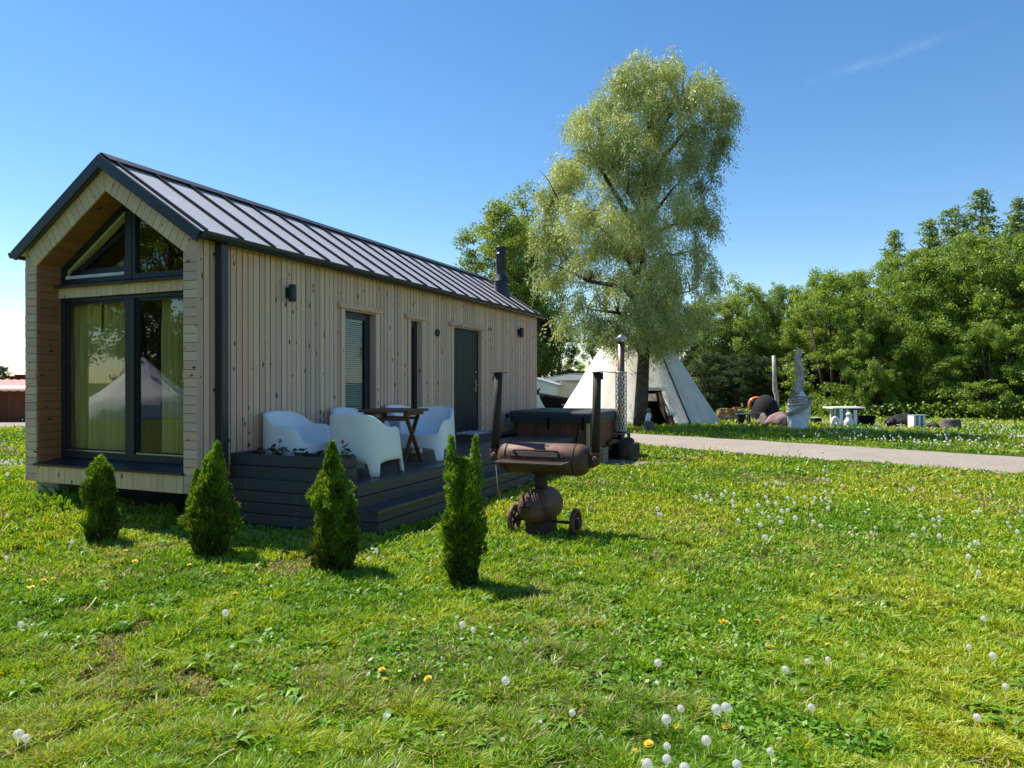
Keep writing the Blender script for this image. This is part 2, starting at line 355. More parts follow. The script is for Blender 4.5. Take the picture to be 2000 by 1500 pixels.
def atd(px, d): return (px - 1000) / FPX * d
ROAD = [(19, 3.2), (13.5, 9.2), (9.9, 13.6), (6.5, 17.1), (3.4, 20.2), (-1.5, 23.6), (-8, 25.6), (-19.5, 26.7), (-45, 27.4)]
def road_dist(x, y):
    x = np.asarray(x, float); y = np.asarray(y, float); best = np.full(x.shape, 1e9)
    for (ax, ay), (bx, by) in zip(ROAD[:-1], ROAD[1:]):
        dx, dy = bx - ax, by - ay; t = np.clip(((x - ax) * dx + (y - ay) * dy) / (dx * dx + dy * dy), 0, 1)
        best = np.minimum(best, np.hypot(x - ax - t * dx, y - ay - t * dy))
    return best
RW = 1.85
# ================================================================== SETTING: ground, road, dirt
def ground():
    xs = np.unique(np.concatenate([np.linspace(-1500, -60, 14), np.linspace(-60, 60, 241), np.linspace(60, 1500, 14)]))
    ys = np.unique(np.concatenate([np.linspace(-1500, -60, 14), np.linspace(-60, 70, 261), np.linspace(70, 1500, 14)]))
    X, Y = np.meshgrid(xs, ys); Z = gz(X, Y); v = np.stack([X, Y, Z], -1).reshape(-1, 3)
    n = len(xs); i, j = np.meshgrid(np.arange(n - 1), np.arange(len(ys) - 1)); a = (j * n + i).ravel()
    q = np.stack([a, a + 1, a + n + 1, a + n], -1)
    k = N('lawn_soil'); co = k.n('ShaderNodeNewGeometry').outputs['Position']
    f1 = k.noise(co, .55, 6, .62); f2 = k.noise(co, 5, 5, .65); f3 = k.noise(co, 60, 3)
    c = k.ramp(f1, [(.28, (.050, .085, .014)), (.5, (.07, .10, .018)), (.72, (.14, .12, .05))])
    c = k.mix(k.math('MULTIPLY', f2, .6), c, (.045, .085, .012)); c = k.mix(k.ramp(f2, [(.62, (0, 0, 0)), (.78, (.6, .6, .6))]), c, (.20, .16, .085))
    c = k.mix(k.math('MULTIPLY', f3, .55), c, (.022, .035, .009)); k.bsdf(c, .95, 0, .1, f3, .8, .03)
    return tag(np_mesh('ground', v, q, k.m, smooth=True), kind='structure')
ground()
def strip(name, pts, w, mat, lift, seg=.6):
    P = [Vector((x, y)) for x, y in pts]; S2 = []
    for a, b in zip(P[:-1], P[1:]):
        m = max(1, int((b - a).length / seg)); S2 += [a + (b - a) * i / m for i in range(m)]
    S2.append(P[-1])
    for _ in range(8): S2 = [S2[0]] + [(S2[i - 1] + S2[i] * 2 + S2[i + 1]) / 4 for i in range(1, len(S2) - 1)] + [S2[-1]]
    vs = []; fs = []
    K = 9
    for i, p in enumerate(S2):
        d = (S2[min(i + 1, len(S2) - 1)] - S2[max(0, i - 1)]).normalized(); nn = Vector((-d.y, d.x))
        jl = random.uniform(-.16, .16); jr = random.uniform(-.16, .16)
        for k in range(K):
            u = -1 + 2 * k / (K - 1); q = p + nn * (u * w + (jl if k == 0 else jr if k == K - 1 else 0))
            crown = .02 * (1 - u * u) + random.uniform(-.006, .006) - (.03 if k in (0, K - 1) else 0)
            vs.append((q.x, q.y, float(gz(q.x, q.y)) + lift + crown))
    for i in range(len(S2) - 1):
        for k in range(K - 1): a = i * K + k; fs.append((a, a + 1, a + K + 1, a + K))
    return MB().add(vs, fs, 0, None, True).build(name, mat)
def gravel(name, a, b):
    k = N(name); co = k.n('ShaderNodeNewGeometry').outputs['Position']; f = k.noise(co, 1.1, 6, .6); g = k.noise(co, 28, 4, .7); h = k.noise(co, 90, 2)
    c = k.ramp(f, [(.3, a), (.7, b)]); c = k.mix(k.math('MULTIPLY', g, .55), c, tuple(x * .55 for x in a)); c = k.mix(k.math('MULTIPLY', h, .4), c, tuple(min(1, x * 1.25) for x in b))
    k.bsdf(c, .95, 0, .15, k.mix(.5, g, h), .9, .06); return k.m
GR = gravel('road_gravel', (.30, .258, .205), (.42, .365, .30))
tag(strip('gravel_road', ROAD, RW, GR, .02), kind='structure')
tag(strip('gravel_yard', [(10.2, 29.6), (13, 26.9), (17.5, 25.9), (22, 25.4)], 1.0, gravel('yard_gravel', (.22, .20, .18), (.30, .275, .25)), .03), kind='structure')
DP = [(*at(1165, 902), .30), (*at(1215, 908), .55), (*at(1275, 908), .45), (*at(1240, 893), .5)]     # worn earth beside the tub stove
def patch_mesh(name, cx, cy, rx, ry, mat):
    vs = [(cx, cy, float(gz(cx, cy)) + .022)]; n = 40
    for k in range(n):
        a = 6.28318 * k / n; q = 1 + .22 * math.sin(3 * a + cx) + random.uniform(-.12, .12)
        x, y = cx + rx * q * math.cos(a), cy + ry * q * math.sin(a); vs.append((x, y, float(gz(x, y)) - .004))
    return MB().add(vs, [(0, 1 + k, 1 + (k + 1) % n) for k in range(n)], 0, None, True).build(name, mat)
tag(patch_mesh('worn_earth', *at(1220, 905), .95, .55, gravel('dry_earth', (.26, .19, .13), (.34, .26, .19))), kind='structure')
# ================================================================== HOUSE
HL, HW_, ZB, RX0, RX1 = 10.2, 2.85, .39, -.05, 10.28
RC, RZ, SL = 1.425, 4.20, .645           # ridge centre, ridge height, slope
RT = math.atan(SL); CS, SN = math.cos(RT), math.sin(RT)
def rz(Y, off=0): return RZ - SL * abs(Y - RC) - off / CS
house = empty('tiny_house', (HC[0], HC[1], 0), math.atan2(HU[1], HU[0]), 'tiny timber house with vertical larch cladding and a dark metal gable roof', 'house')
OPEN = [(2.575, 3.361, .60, 2.64), (4.35, 4.747, .60, 2.64), (5.857, 7.06, .57, 2.635)]
# --- side wall facing the terrace: single boards over a backing
mb = MB(); x = 0.0
while x < HL - .02:
    w = random.choice((.088, .094, .098, .102)); x1 = min(x + w, HL); c = (x + x1) / 2; r = random.random(); dy = random.uniform(-.002, .003)
    segs = [(ZB, rz(0, .10))]
    for a, b, z0, z1 in OPEN:
        if a - .02 < c < b + .02: segs = [s for s in ((ZB, z0 - .03), (z1 + .02, segs[0][1])) if s[1] - s[0] > .05]
    for z0, z1 in segs: mb.box(x + .008, x1 - .008, dy, .022, z0, z1, 0, 2, r)
    x = x1
wall = mb.build('side_wall', M['clad'], house)
mb = MB(); cur = 0.0
for a, b, z0, z1 in OPEN + [(HL, HL, 0, 0)]:
    mb.box(cur + (.001 if cur else .24), a - .001, .030, .12, ZB, rz(.1, .13)); cur = b
    if b < HL: mb.box(a, b, .024, .12, z1, rz(.1, .13)); mb.box(a, b, .024, .12, ZB, z0)
mb.build('wall_backing', M['backing'], house)
mb = MB()
for k in range(30): mb.box(.0225 + k * .337, .0185 + (k + 1) * .337, HW_ - .022, HW_, ZB, rz(HW_, .1), 0, 2)
y = .02
while y < HW_ - .05:
    mb.box(HL - .022, HL, y, min(y + .095, HW_ - .03), ZB, rz(y + .05, .14), 0, 2); y += .1
mb.build('rear_wall', M['clad'], house)
mb = MB().box(.27, HL - .03, .03, HW_ - .03, ZB + .01, ZB + .13); mb.box(0.03, .27, .02, HW_ - .02, ZB + .01, ZB + .10)
mb.build('floor_frame', M['backing'], house)
# --- front: two pillars, gable boards, bands
for ya, yb in ((0.0, .205), (2.645, HW_)):
    mb = MB(); z = ZB
    while z < rz(0, .24):
        h = random.choice((.092, .096, .1)); q = random.uniform(0, .004)
        mb.box(q, .022, ya + .003, yb - .003, z + .003, min(z + h, rz(0, .17)) - .003, 0, 1); z += h
    mb.box(.0225, .29, ya + (.026 if ya == 0 else .02), yb - (.02 if ya == 0 else .030), ZB, rz(0, .2), 1); mb.box(.012, .0215, ya + .006, yb - .006, ZB + .006, rz(0, .2), 1)
    ye, yi = (.004, .2) if ya == 0 else (HW_ - .004, HW_ - .2)
    mb.prism([(0, ye, 2.93), (0, yi, 2.93), (0, yi, 3.12), (0, ye, rz(.004, .112))], (.006, 0, 0), (.0195, 0, 0), 0, [(p_, .1, .4) for p_ in range(8)])
    mb.build('front_pillar', [M['clad'], M['backing']], house)
mb = MB(); half = 1.425 / CS
for sgn in (-1, 1):
    n = 17; w = half / n
    for k in range(n):
        a, b = k * w + .004, (k + 1) * w - .004; q = random.uniform(0, .004); r = random.random()
        d = Vector((0, sgn * CS, -SN)); nn = Vector((0, -sgn * SN, -CS)) ; top = Vector((q, RC, RZ))
        t0, t1 = .10, .325
        pts = []
        for s_, t_ in ((a, t0), (b, t0), (b, t1), (a, t1)):
            p = top + d * s_ + nn * t_
            if sgn * (p.y - RC) < 0: p = Vector((q, RC + sgn * .003, RZ - t_ / CS))
            if p.y < .003: p.y = .003
            if p.y > HW_ - .003: p.y = HW_ - .003
            pts.append(p)
        buv = [(i, j, r) for _ in (0, 1) for i, j in ((a, t0), (b, t0), (b, t1), (a, t1))]
        mb.prism(pts, (0, 0, 0), (.02, 0, 0), 0, buv)
mb.build('gable_boards', M['clad_front'], house)
for kind_ in (0, 1):
    mb = MB(); y = .21
    while y < 2.63:
        y1 = min(y + .0955, 2.64); r = random.random()
        if kind_ == 0: mb.box(random.uniform(-.004, 0), .018, y + .003, y1 - .003, ZB, .585, 0, 2, r)
        else: mb.box(.265, .285, y + .003, y1 - .003, 2.65, 2.775, 0, 2, r)
        y = y1
    if kind_ == 0: mb.box(.0185, .03, .21, 2.64, ZB + .01, .58, 1)
    else: mb.box(.2855, .33, .21, 2.64, 2.652, 2.773, 1)
    mb.build('front_band', [M['clad_front'], M['backing']], house)
# recess lining: side cheek and soffit
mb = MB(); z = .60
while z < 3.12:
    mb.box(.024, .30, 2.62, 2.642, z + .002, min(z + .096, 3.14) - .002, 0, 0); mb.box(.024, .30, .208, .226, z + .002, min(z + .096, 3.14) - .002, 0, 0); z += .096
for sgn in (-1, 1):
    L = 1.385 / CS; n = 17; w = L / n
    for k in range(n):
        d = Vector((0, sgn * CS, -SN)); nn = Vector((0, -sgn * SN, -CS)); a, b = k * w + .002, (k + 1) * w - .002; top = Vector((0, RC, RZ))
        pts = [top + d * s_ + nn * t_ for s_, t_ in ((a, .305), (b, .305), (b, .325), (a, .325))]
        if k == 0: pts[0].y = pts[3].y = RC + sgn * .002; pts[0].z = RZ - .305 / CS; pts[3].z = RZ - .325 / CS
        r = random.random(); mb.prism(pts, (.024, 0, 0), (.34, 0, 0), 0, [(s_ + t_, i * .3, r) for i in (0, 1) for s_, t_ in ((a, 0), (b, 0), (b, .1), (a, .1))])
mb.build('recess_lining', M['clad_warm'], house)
# --- roof
mb = MB(); E0 = .115
for sgn in (-1, 1):
    d = Vector((0, sgn * CS, -SN)); nn = Vector((0, sgn * SN, CS)); top = Vector((0, RC, RZ)); L = (RC + E0) / CS
    a, b = top, top + d * L; c, e = b - nn * .05, Vector((0, RC, RZ - .05 / CS))
    mb.prism([a, b, c, e], (RX0, 0, 0), (RX1, 0, 0), 0)
    k = 0; xr = .040
    while xr < HL + .05:
        m = top + d * (L * .5 + .03) + nn * .014; mb.obox((xr, m.y, m.z), (.010, 0, 0), d * (L * .5 - .05), nn * .018, 1); xr += .522
    m = top + d * .07 + nn * .03; mb.obox(((RX0 + RX1) / 2, m.y, m.z), ((RX1 - RX0) / 2, 0, 0), d * .085, nn * .008, 1)
mb.build('roof', [M['roof'], M['roof_rib']], house)
for x0, x1 in ((-.085, -.052), (RX1 + .002, RX1 + .03)):
    mb = MB()
    for sgn in (-1, 1):
        d = Vector((0, sgn * CS, -SN)); L = (RC + E0 + .02) / CS
        top = Vector((0, RC, RZ + .012)); a, b = top, top + d * L; nn = Vector((0, sgn * SN, CS)); c, e = b - nn * .125, Vector((0, RC, RZ + .012 - .125 / CS))
        mb.prism([a, b, c, e], (x0, 0, 0), (x1, 0, 0), 0)
    mb.build('barge_board', M['dark_metal'], house)
for sgn, nm in ((-1, 'gutter'), (1, 'gutter')):
    mb = MB(); yc = RC + sgn * (RC + E0 + .045); zc = rz(RC + RC + E0) - .005; n = 8
    prof = [(yc + sgn * .06 * math.cos(math.pi * k / n), zc - .075 * math.sin(math.pi * k / n)) for k in range(n + 1)]
    prof2 = [(yc + sgn * .052 * math.cos(math.pi * k / n), zc - .066 * math.sin(math.pi * k / n)) for k in range(n + 1)][::-1]
    poly = [Vector((0, a, b)) for a, b in prof + prof2]
    vs = [p + Vector((x_, 0, 0)) for x_ in (-.06, HL + .09) for p in poly]; m = len(poly)
    mb.add(vs, [(i, (i + 1) % m, m + (i + 1) % m, m + i) for i in range(m)], 0, None, False)
    for x_ in (-.06, HL + .09): mb.prism([Vector((0, a, b)) for a, b in prof], (x_ - .004, 0, 0), (x_ + .004, 0, 0))
    for x_ in np.arange(1.9, HL, 1.75): mb.prism([Vector((0, yc + (a - yc) * 1.06, zc + (b - zc) * 1.06)) for a, b in prof], (x_, 0, 0), (x_ + .05, 0, 0))
    mb.box(-.02, HL + .05, min(yc + sgn * -.06, yc + sgn * -.072), max(yc + sgn * -.06, yc + sgn * -.072), zc - .07, zc - .005)
    mb.build(nm, M['dark_metal'], house)
mb = MB().box(.233, .335, -.115, -.012, .56, 3.17); mb.box(.21, .36, -.075, -.004, 3.0, 3.03); mb.box(.21, .36, -.075, -.004, 1.5, 1.53)
mb.build('downpipe', M['dark_metal'], house, bevel=.012)
ch = MB().lathe([(.215, -.30), (.205, 0.0), (.185, .10), (.165, .26)], (9.55, .66, rz(.66) + .02), 28)
ch.lathe([(.20, .25), (.175, .30), (.128, .40), (.122, .42)], (9.55, .66, rz(.66) + .02), 28); chim = ch.build('chimney', M['dark_metal'], house)
MB().lathe([(.118, .38), (.118, .86), (.135, .862), (.135, .90), (.122, .905), (.122, 1.02), (.134, 1.022), (.134, 1.06), (.10, 1.075), (.0, 1.08)], (9.55, .66, rz(.66) + .02), 28).build('flue_pipe', M['dark_metal'], chim)
# --- front windows
def off_poly(P, d):
    n = len(P); out = []
    for i in range(n):
        a, b, c = Vector(P[i - 1]), Vector(P[i]), Vector(P[(i + 1) % n])
        e1, e2 = (b - a).normalized(), (c - b).normalized(); n1, n2 = Vector((-e1.y, e1.x)), Vector((-e2.y, e2.x))
        A = Matrix(((n1.x, n1.y), (n2.x, n2.y))); r = Vector((n1.dot(a) + d, n2.dot(b) + d)); out.append(A.inverted() @ r)
    return out
def fr(mb, P, d, x0, x1, mi=0):
    Q = off_poly(P, d); mb.ring([(0, p[0], p[1]) for p in P], [(0, p.x, p.y) for p in Q], (x0, 0, 0), (x1, 0, 0), mi); return [(q.x, q.y) for q in Q]
def pane(P, x, name, parent, mat): 
    m = MB(); m.prism([(0, p[0], p[1]) for p in P], (x, 0, 0), (x + .006, 0, 0)); return m.build(name, mat, parent)
mb = MB(); full = [(.21, .662), (2.62, .662), (2.62, 2.648), (.21, 2.648)]
i = fr(mb, full, .05, .30, .38); 
LFT = [(1.475, .745), (2.57, .745), (2.57, 2.598), (1.475, 2.598)]; RGT = [(.26, .745), (1.325, .745), (1.325, 2.598), (.26, 2.598)]
mb.box(.295, .385, 1.325, 1.475, .712, 2.598); mb.box(.297, .383, .26, 1.324, .712, .745); mb.box(.297, .383, 1.476, 2.57, .712, .745)
pw = mb.build('picture_window', M['dark_frame'], house, bevel=.004)
mbl = MB()
for P in (LFT, RGT):
    p2 = fr(mbl, P, .03, .325, .375); pane(p2, .345, 'pane', pw, M['glass'])
mbl.build_each('sash', M['dark_frame'], pw)
mbl = MB(); mbl.box(.312, .324, .27, 1.318, .747, .760); mbl.box(.312, .324, 1.482, 2.56, .747, .760); mbl.build_each('drip_bar', M['steel'], pw)
mb = MB()
def zin(Y): return RZ - SL * abs(Y - RC) - .325 / CS - .012
upL = [(1.43, 2.832), (2.62, 2.832), (2.62, zin(2.62)), (1.43, zin(1.43))]; upR = [(.22, 2.832), (1.37, 2.832), (1.37, zin(1.37)), (.22, zin(.22))]
iL = fr(mb, upL, .055, .30, .37); iR = fr(mb, upR, .06, .30, .37); mb.box(.292, .378, 1.366, 1.434, 2.835, zin(1.43) - .02)
gw = mb.build('gable_window', M['dark_frame'], house, bevel=.004)
pane(iR, .335, 'pane', gw, M['glass'])
mb = MB(); iJ = fr(mb, iL, .03, .345, .43); mb.build('jamb', M['jamb'], gw)
MB().box(.305, .34, iL[0][0] + .02, iL[1][0] - .02, iL[0][1] + .004, iL[0][1] + .042).build('drip_bar', M['white_trim'], gw)
sash_o = [(iL[0][0] + .005, iL[0][1] + .048), (iL[1][0] - .045, iL[1][1] + .048), (iL[2][0] - .045, iL[2][1] - .065), (iL[3][0] + .005, iL[3][1] - .115)]
mb = MB(); sh = .11; zb = sash_o[0][1]; zt = sash_o[3][1]
def tilt(P): return [Vector((.33 + sh * (p[1] - zb) / (zt - zb), p[0], p[1])) for p in P]
so = tilt(sash_o); si_ = off_poly(sash_o, .07); si = tilt([(q.x, q.y) for q in si_])
mb.ring(so, si, (0, 0, 0), (.05, 0, 0)); sa = mb.build('sash', M['dark_frame'], gw)
MB().prism(si, (.02, 0, 0), (.026, 0, 0)).build('pane', M['glass'], sa)
mb = MB(); mb.prism([(.20, 0, 2.777), (.30, 0, 2.777), (.345, 0, 2.830), (.295, 0, 2.830), (.20, 0, 2.795)], (0, .212, 0), (0, 2.66, 0)); mb.build('window_sill', M['dark_metal'], house)
mb = MB(); mb.prism([(-.03, 0, .588), (.32, 0, .588), (.32, 0, .660), (.295, 0, .660), (-.03, 0, .612)], (0, .20, 0), (0, 2.66, 0)); mb.build('window_sill', M['dark_metal'], house)
# interior seen through the glass
mb = MB().box(.40, 4.2, .13, HW_ - .13, .62, .64, 1); mb.box(4.2, 4.25, .13, HW_ - .13, .62, 3.0, 0); mb.prism([(4.2, .13, 3.0), (4.2, HW_ - .13, 3.0), (4.2, RC, 3.75)], (0, 0, 0), (.05, 0, 0))
mb.box(.40, 4.2, HW_ - .14, HW_ - .12, .64, 3.1, 0); mb.box(.40, 2.55, .125, .14, .64, 3.1, 0)
for sgn in (-1, 1):
    d = Vector((0, sgn * CS, -SN)); nn = Vector((0, sgn * SN, CS)); m = Vector((0, RC, RZ)) + d * .80 - nn * .30; mb.obox((2.3, m.y, m.z), (1.88, 0, 0), d * .78, nn * .02, 0)
mb.build('interior', [M['interior'], M['floor']], house)
def curtain(y0, y1, z0, z1, x, seed):
    n = 60; r = random.Random(seed); ph = r.random() * 6; vs = []
    for j in range(12):
        z = z0 + (z1 - z0) * j / 11
        for i in range(n + 1):
            u = i / n; amp = .028 + .012 * math.sin(ph + 3 * u)
            vs.append((x + amp * math.sin(u * (y1 - y0) * 52 + ph + .5 * math.sin(j * .4 + ph)) + .01 * math.sin(u * 17 + j), y0 + (y1 - y0) * u, z))
    return MB().add(vs, [(j * (n + 1) + i, j * (n + 1) + i + 1, (j + 1) * (n + 1) + i + 1, (j + 1) * (n + 1) + i) for j in range(11) for i in range(n)], 0, None, True).build('curtain', M['curtain'], house)
curtain(2.13, 2.69, .66, 2.60, .47, 1); curtain(1.66, 2.10, .66, 2.60, .49, 2); curtain(.74, 1.10, .66, 2.60, .48, 3)
# --- side windows, door, trim
mt = MB()
for a, b, z0, z1 in OPEN:
    mt.box(a - .07, a - .002, -.022, -.003, z0 - .02, z1 + .005, 0, 2); mt.box(b + .002, b + .085, -.022, -.003, z0 - .02, z1 + .005, 0, 2)
    mt.box(a - .15, b + .13, -.05, -.001, z1 + .006, z1 + .07, 0, 0)
    mt.box(a - .001, a + .016, -.02, .115, z0, z1, 1, 2); mt.box(b - .016, b + .001, -.02, .115, z0, z1, 1, 2); mt.box(a, b, -.01, .115, z1 - .016, z1 + .004, 1, 0)
mt.build('opening_trim', [M['clad'], M['clad']], house)
for a, b, z0, z1 in OPEN[:2]:
    mb = MB(); a += .017; b -= .017; z1 -= .017; bl = .115 if b - a > .5 else .09
    for q in ((a, a + .05, z0, z1), (b - bl, b, z0, z1), (a + .05, b - bl, z0, z0 + .09), (a + .05, b - bl, z1 - .10, z1)): mb.box(q[0], q[1], .085, .118, q[2], q[3])
    w = mb.build('side_window', M['dark_frame'], house, bevel=.003)
    MB().box(a + .05, b - bl, .104, .108, z0 + .09, z1 - .10).build('pane', M['glass2'], w)
    mb = MB()
    if b - a > .5:
        z = z0 + .10
        while z < z1 - .11: mb.obox(((a + b - bl + .05) / 2, .145, z), ((b - bl - a - .05) / 2 - .004, 0, 0), (0, .010, .010), (0, -.0006, .0006)); z += .031
        mb.box(a + .052, b - bl - .002, .13, .16, z1 - .125, z1 - .10); mb.build('blind', M['blind'], w)
    MB().box(a + .02, b - .02, .18, .19, z0, z1).build('window_backing', M['backing'], w)  # dark board closing the opening behind the pane
a, b, z0, z1 = OPEN[2]
mb = MB(); mb.box(a + .017, a + .06, .05, .116, z0, z1 - .017); mb.box(b - .06, b - .017, .05, .116, z0, z1 - .017); mb.box(a + .06, b - .06, .05, .116, z1 - .06, z1 - .017); mb.box(a + .06, b - .06, .04, .116, z0, z0 + .05)
mb.build('door_frame', M['dark_frame'], house)
mb = MB(); n = 11; w = (b - a - .126) / n
for k in range(n): mb.box(a + .063 + k * w + .0025, a + .063 + (k + 1) * w - .0025, .055, .09, z0 + .055, z1 - .064)
mb.box(a + .064, b - .064, .062, .088, z0 + .06, z1 - .07); door = mb.build('door', M['door'], house)
mb = MB().box(b - .155, b - .105, .046, .054, 1.42, 1.66); mb.tube([(b - .13, .05, 1.55), (b - .13, 0.0, 1.55), (b - .25, -.004, 1.55)], .009); mb.build('handle', M['steel'], door)
MB().lathe([(.022, 0), (.022, .014), (0, .014)], (b - .13, .05, 1.80), 14, 0, (0, -1, 0)).build('lock', M['steel'], door)
for z in (.85, 1.5, 2.38): MB().tube([(a + .066, .05, z - .06), (a + .066, .05, z + .06)], .010).build('hinge', M['steel'], door)
for xl in (1.415, 9.0):
    mb = MB().box(xl - .035, xl + .035, -.03, 0.0, 2.66, 2.79); mb.lathe([(0, -.105), (.045, -.105), (.048, -.1), (.048, .1), (.045, .105), (0, .105)], (xl, -.085, 2.72), 20)
    mb.build('wall_lamp', M['dark_metal'], house)
mb = MB().lathe([(0, .0), (.05, .0), (.065, .012), (.065, .03), (.05, .034), (.045, .02), (0, .02)], (5.26, 0, 2.475), 24, 0, (0, -1, 0)); mb.build('air_vent', M['dark_metal'], house)
mb = MB().box(8.30, 8.38, -.045, -.002, .84, .93); mb.box(8.308, 8.372, -.052, -.045, .85, .90); mb.build('outdoor_socket', M['dark_frame'], house)
mb = MB().box(7.42, 7.60, -.006, -.0005, 2.66, 2.72); mb.build('plaque', mat_plain('plaque_grey', (.20, .22, .19), .6), house)
for X0, Y0 in ((.12, 2.42), (1.6, 1.0), (4.9, .4), (4.9, 2.2), (9.7, .4), (9.7, 2.2)):
    g = float(gz(*hw(X0 + .25, Y0 + .1))); MB().box(X0, X0 + .55, Y0, Y0 + .40, g - .12, ZB + .012).build('foundation_block', M['concrete'], house, bevel=.012)
# ================================================================== TERRACE
DZ, DX0, DX1, DY = .535, .42, 11.6, 1.74
deck = empty('terrace', (HC[0], HC[1], 0), math.atan2(HU[1], HU[0]), 'dark grey stained timber terrace along the house with a low step', 'terrace')
TX0, TX1, TY0, TY1 = 7.72, 9.75, -2.20, -.33      # hot tub footprint
mb = MB(); y = -DY
while y < -.005:
    y1 = min(y + .142, -.004); r = random.random()
    for x0, x1 in ((DX0, 4.05), (4.054, TX0 - .03), (TX1 + .03, DX1)): mb.box(x0, x1, y + .003, y1 - .003, DZ - .028, DZ, 0, 0, random.random())
    if y > TY1: mb.box(TX0 - .03, TX1 + .03, y + .003, y1 - .003, DZ - .028, DZ, 0, 0, r)
    y += .142
mb.build('deck_boards', M['deck'], deck)
zs = [(DZ - .120, DZ - .002), (DZ - .245, DZ - .131), (DZ - .369, DZ - .256), (DZ - .493, DZ - .380), (-.12, DZ - .504)]
for run in range(4):
    mb = MB()
    for z0, z1 in zs:
        if run == 0: mb.box(DX0 - .028, DX0 - .001, -DY, -.002, z0, z1, 0, 1)
        elif run == 3: mb.box(DX1 + .001, DX1 + .028, -DY, 1.5, z0, z1, 0, 1)
        else:
            for x0, x1 in (((DX0, 3.1), (3.104, 6.0), (6.004, TX0 - .02)) if run == 1 else ((TX1 + .02, DX1),)): mb.box(x0, x1, -DY - .028, -DY - .001, z0, z1, 0, 0)
    if run == 0:
        for yy in (-.30, -1.0, -1.62):
            for z0, z1 in zs[:4]:
                for q in (.03, .09): mb.lathe([(0, .002), (.006, .002), (.006, 0)], (DX0 - .028, yy, z0 + q), 6, 1, (-1, 0, 0))
    mb.build('fascia', [M['deck_face'], M['steel']], deck)
MB().box(DX0 + .03, DX1, -DY + .02, -.02, -.1, DZ - .04).build('substructure', M['backing'], deck)
SZ, SY0, SY1, SX1 = .29, -DY - .03, -2.02, 7.55
mb = MB()
for y0, y1 in ((SY1, SY1 + .128), (SY1 + .134, SY0)): mb.box(DX0 - .01, SX1, y0, y1, SZ - .028, SZ, 0, 0)
for z0, z1 in ((SZ - .120, SZ - .030), (SZ - .245, SZ - .131), (-.1, SZ - .256)):
    mb.box(DX0 + .005, DX0 + .03, SY1 + .002, SY0, z0, z1, 1, 1)
    for x0, x1 in ((DX0 + .03, 4.2), (4.204, SX1)): mb.box(x0, x1, SY1 + .002, SY1 + .028, z0, z1, 1, 0)
st = mb.build('step', [M['deck'], M['deck_face']], deck)
mb = MB()
for z0, z1 in ((.20, .33), (.07, .195), (-.08, .065)): mb.box(SX1 + .02, SX1 + .05, -2.34, -DY - .03, z0, z1, 0, 1); mb.box(SX1 + .05, 7.95, -2.37, -2.34, z0, z1, 0, 0)
mb.box(SX1 + .05, TX0 - .02, -2.34, -DY - .04, .30, .328, 0, 1); mb.build('tub_plinth', M['old_board'], deck)
# planter box on the terrace
pl = empty('planter_box', hw(.45, -.02) + (DZ,), math.atan2(HU[1], HU[0]), 'long dark grey timber planter box on the front edge of the terrace', 'planter')
mb = MB(); PL, PW, PHt = 1.46, .37, .265
for z0, z1, e in ((.0, .134, 0), (.144, PHt, .010)):
    mb.box(e, .03, -PL + e, 0, z0, z1, 0, 1); mb.box(PW - .03, PW - e, -PL + e, 0, z0, z1, 0, 1); mb.box(.031, PW - .031, -PL + e, -PL + .03, z0, z1, 0, 0); mb.box(.031, PW - .031, -.03, -.001, z0, z1, 0, 0)
mb.build('box', M['deck_face'], pl)
vs = []; n = 24
for i in range(n + 1):
    for j in range(7): vs.append((.03 + (PW - .06) * j / 6, -.03 - (PL - .06) * i / n, .20 + .016 * random.random()))
MB().add(vs, [(i * 7 + j, i * 7 + j + 1, (i + 1) * 7 + j + 1, (i + 1) * 7 + j) for i in range(n) for j in range(6)]).build('soil', M['soil'], pl)
# door step and mats
ds = empty('door_step', hw(5.75, -.05) + (DZ,), math.atan2(HU[1], HU[0]), 'low dark wooden door step in front of the house door', 'step')
mb = MB()
for k in range(3): mb.box(0, 1.15, -.50 + k * .165, -.34 + k * .165, .09, .118, 0, 0)
mb.box(.02, 1.13, -.49, -.02, 0, .088, 1, 0); mb.build('tread', [M['deck'], M['deck_face']], ds)
def doormat():
    n = 24; vs = []
    for i in range(n + 1):
        for j in range(9): vs.append((.62 * i / n, .36 * j / 8, .018 + .012 * random.random() + .012 * math.sin(i * .7)))
    m = len(vs); vs += [(p[0], p[1], 0) for p in vs]
    fs = [(i * 9 + j, i * 9 + j + 1, (i + 1) * 9 + j + 1, (i + 1) * 9 + j) for i in range(n) for j in range(8)]
    fs += [tuple(m + q for q in f) for f in fs]; E_ = [j for j in range(9)] + [i * 9 + 8 for i in range(1, n + 1)] + [n * 9 + j for j in range(7, -1, -1)] + [i * 9 for i in range(n - 1, 0, -1)]
    fs += [(E_[k], E_[(k + 1) % len(E_)], m + E_[(k + 1) % len(E_)], m + E_[k]) for k in range(len(E_))]
    o = MB().add(vs, fs).build('doormat', mat_plain('pale_fleece', (.55, .55, .56), .95, 0, .25, 14, .8), None, hw(5.80, -.47) + (DZ + .119,)); o.rotation_euler.z = math.atan2(HU[1], HU[0]); return o
tag(doormat(), 'pale woolly mat lying on the dark door step', 'doormat')
m = MB().box(0, .75, 0, .45, 0, .02); 
for k in range(14): m.box(.02 + k * .051, .05 + k * .051, .02, .43, .02, .026)
o = m.build('doormat', M['black'], None, hw(6.75, -.62) + (DZ + .001,)); o.rotation_euler.z = math.atan2(HU[1], HU[0]); tag(o, 'flat black rubber mat on the terrace between door step and hot tub', 'doormat')
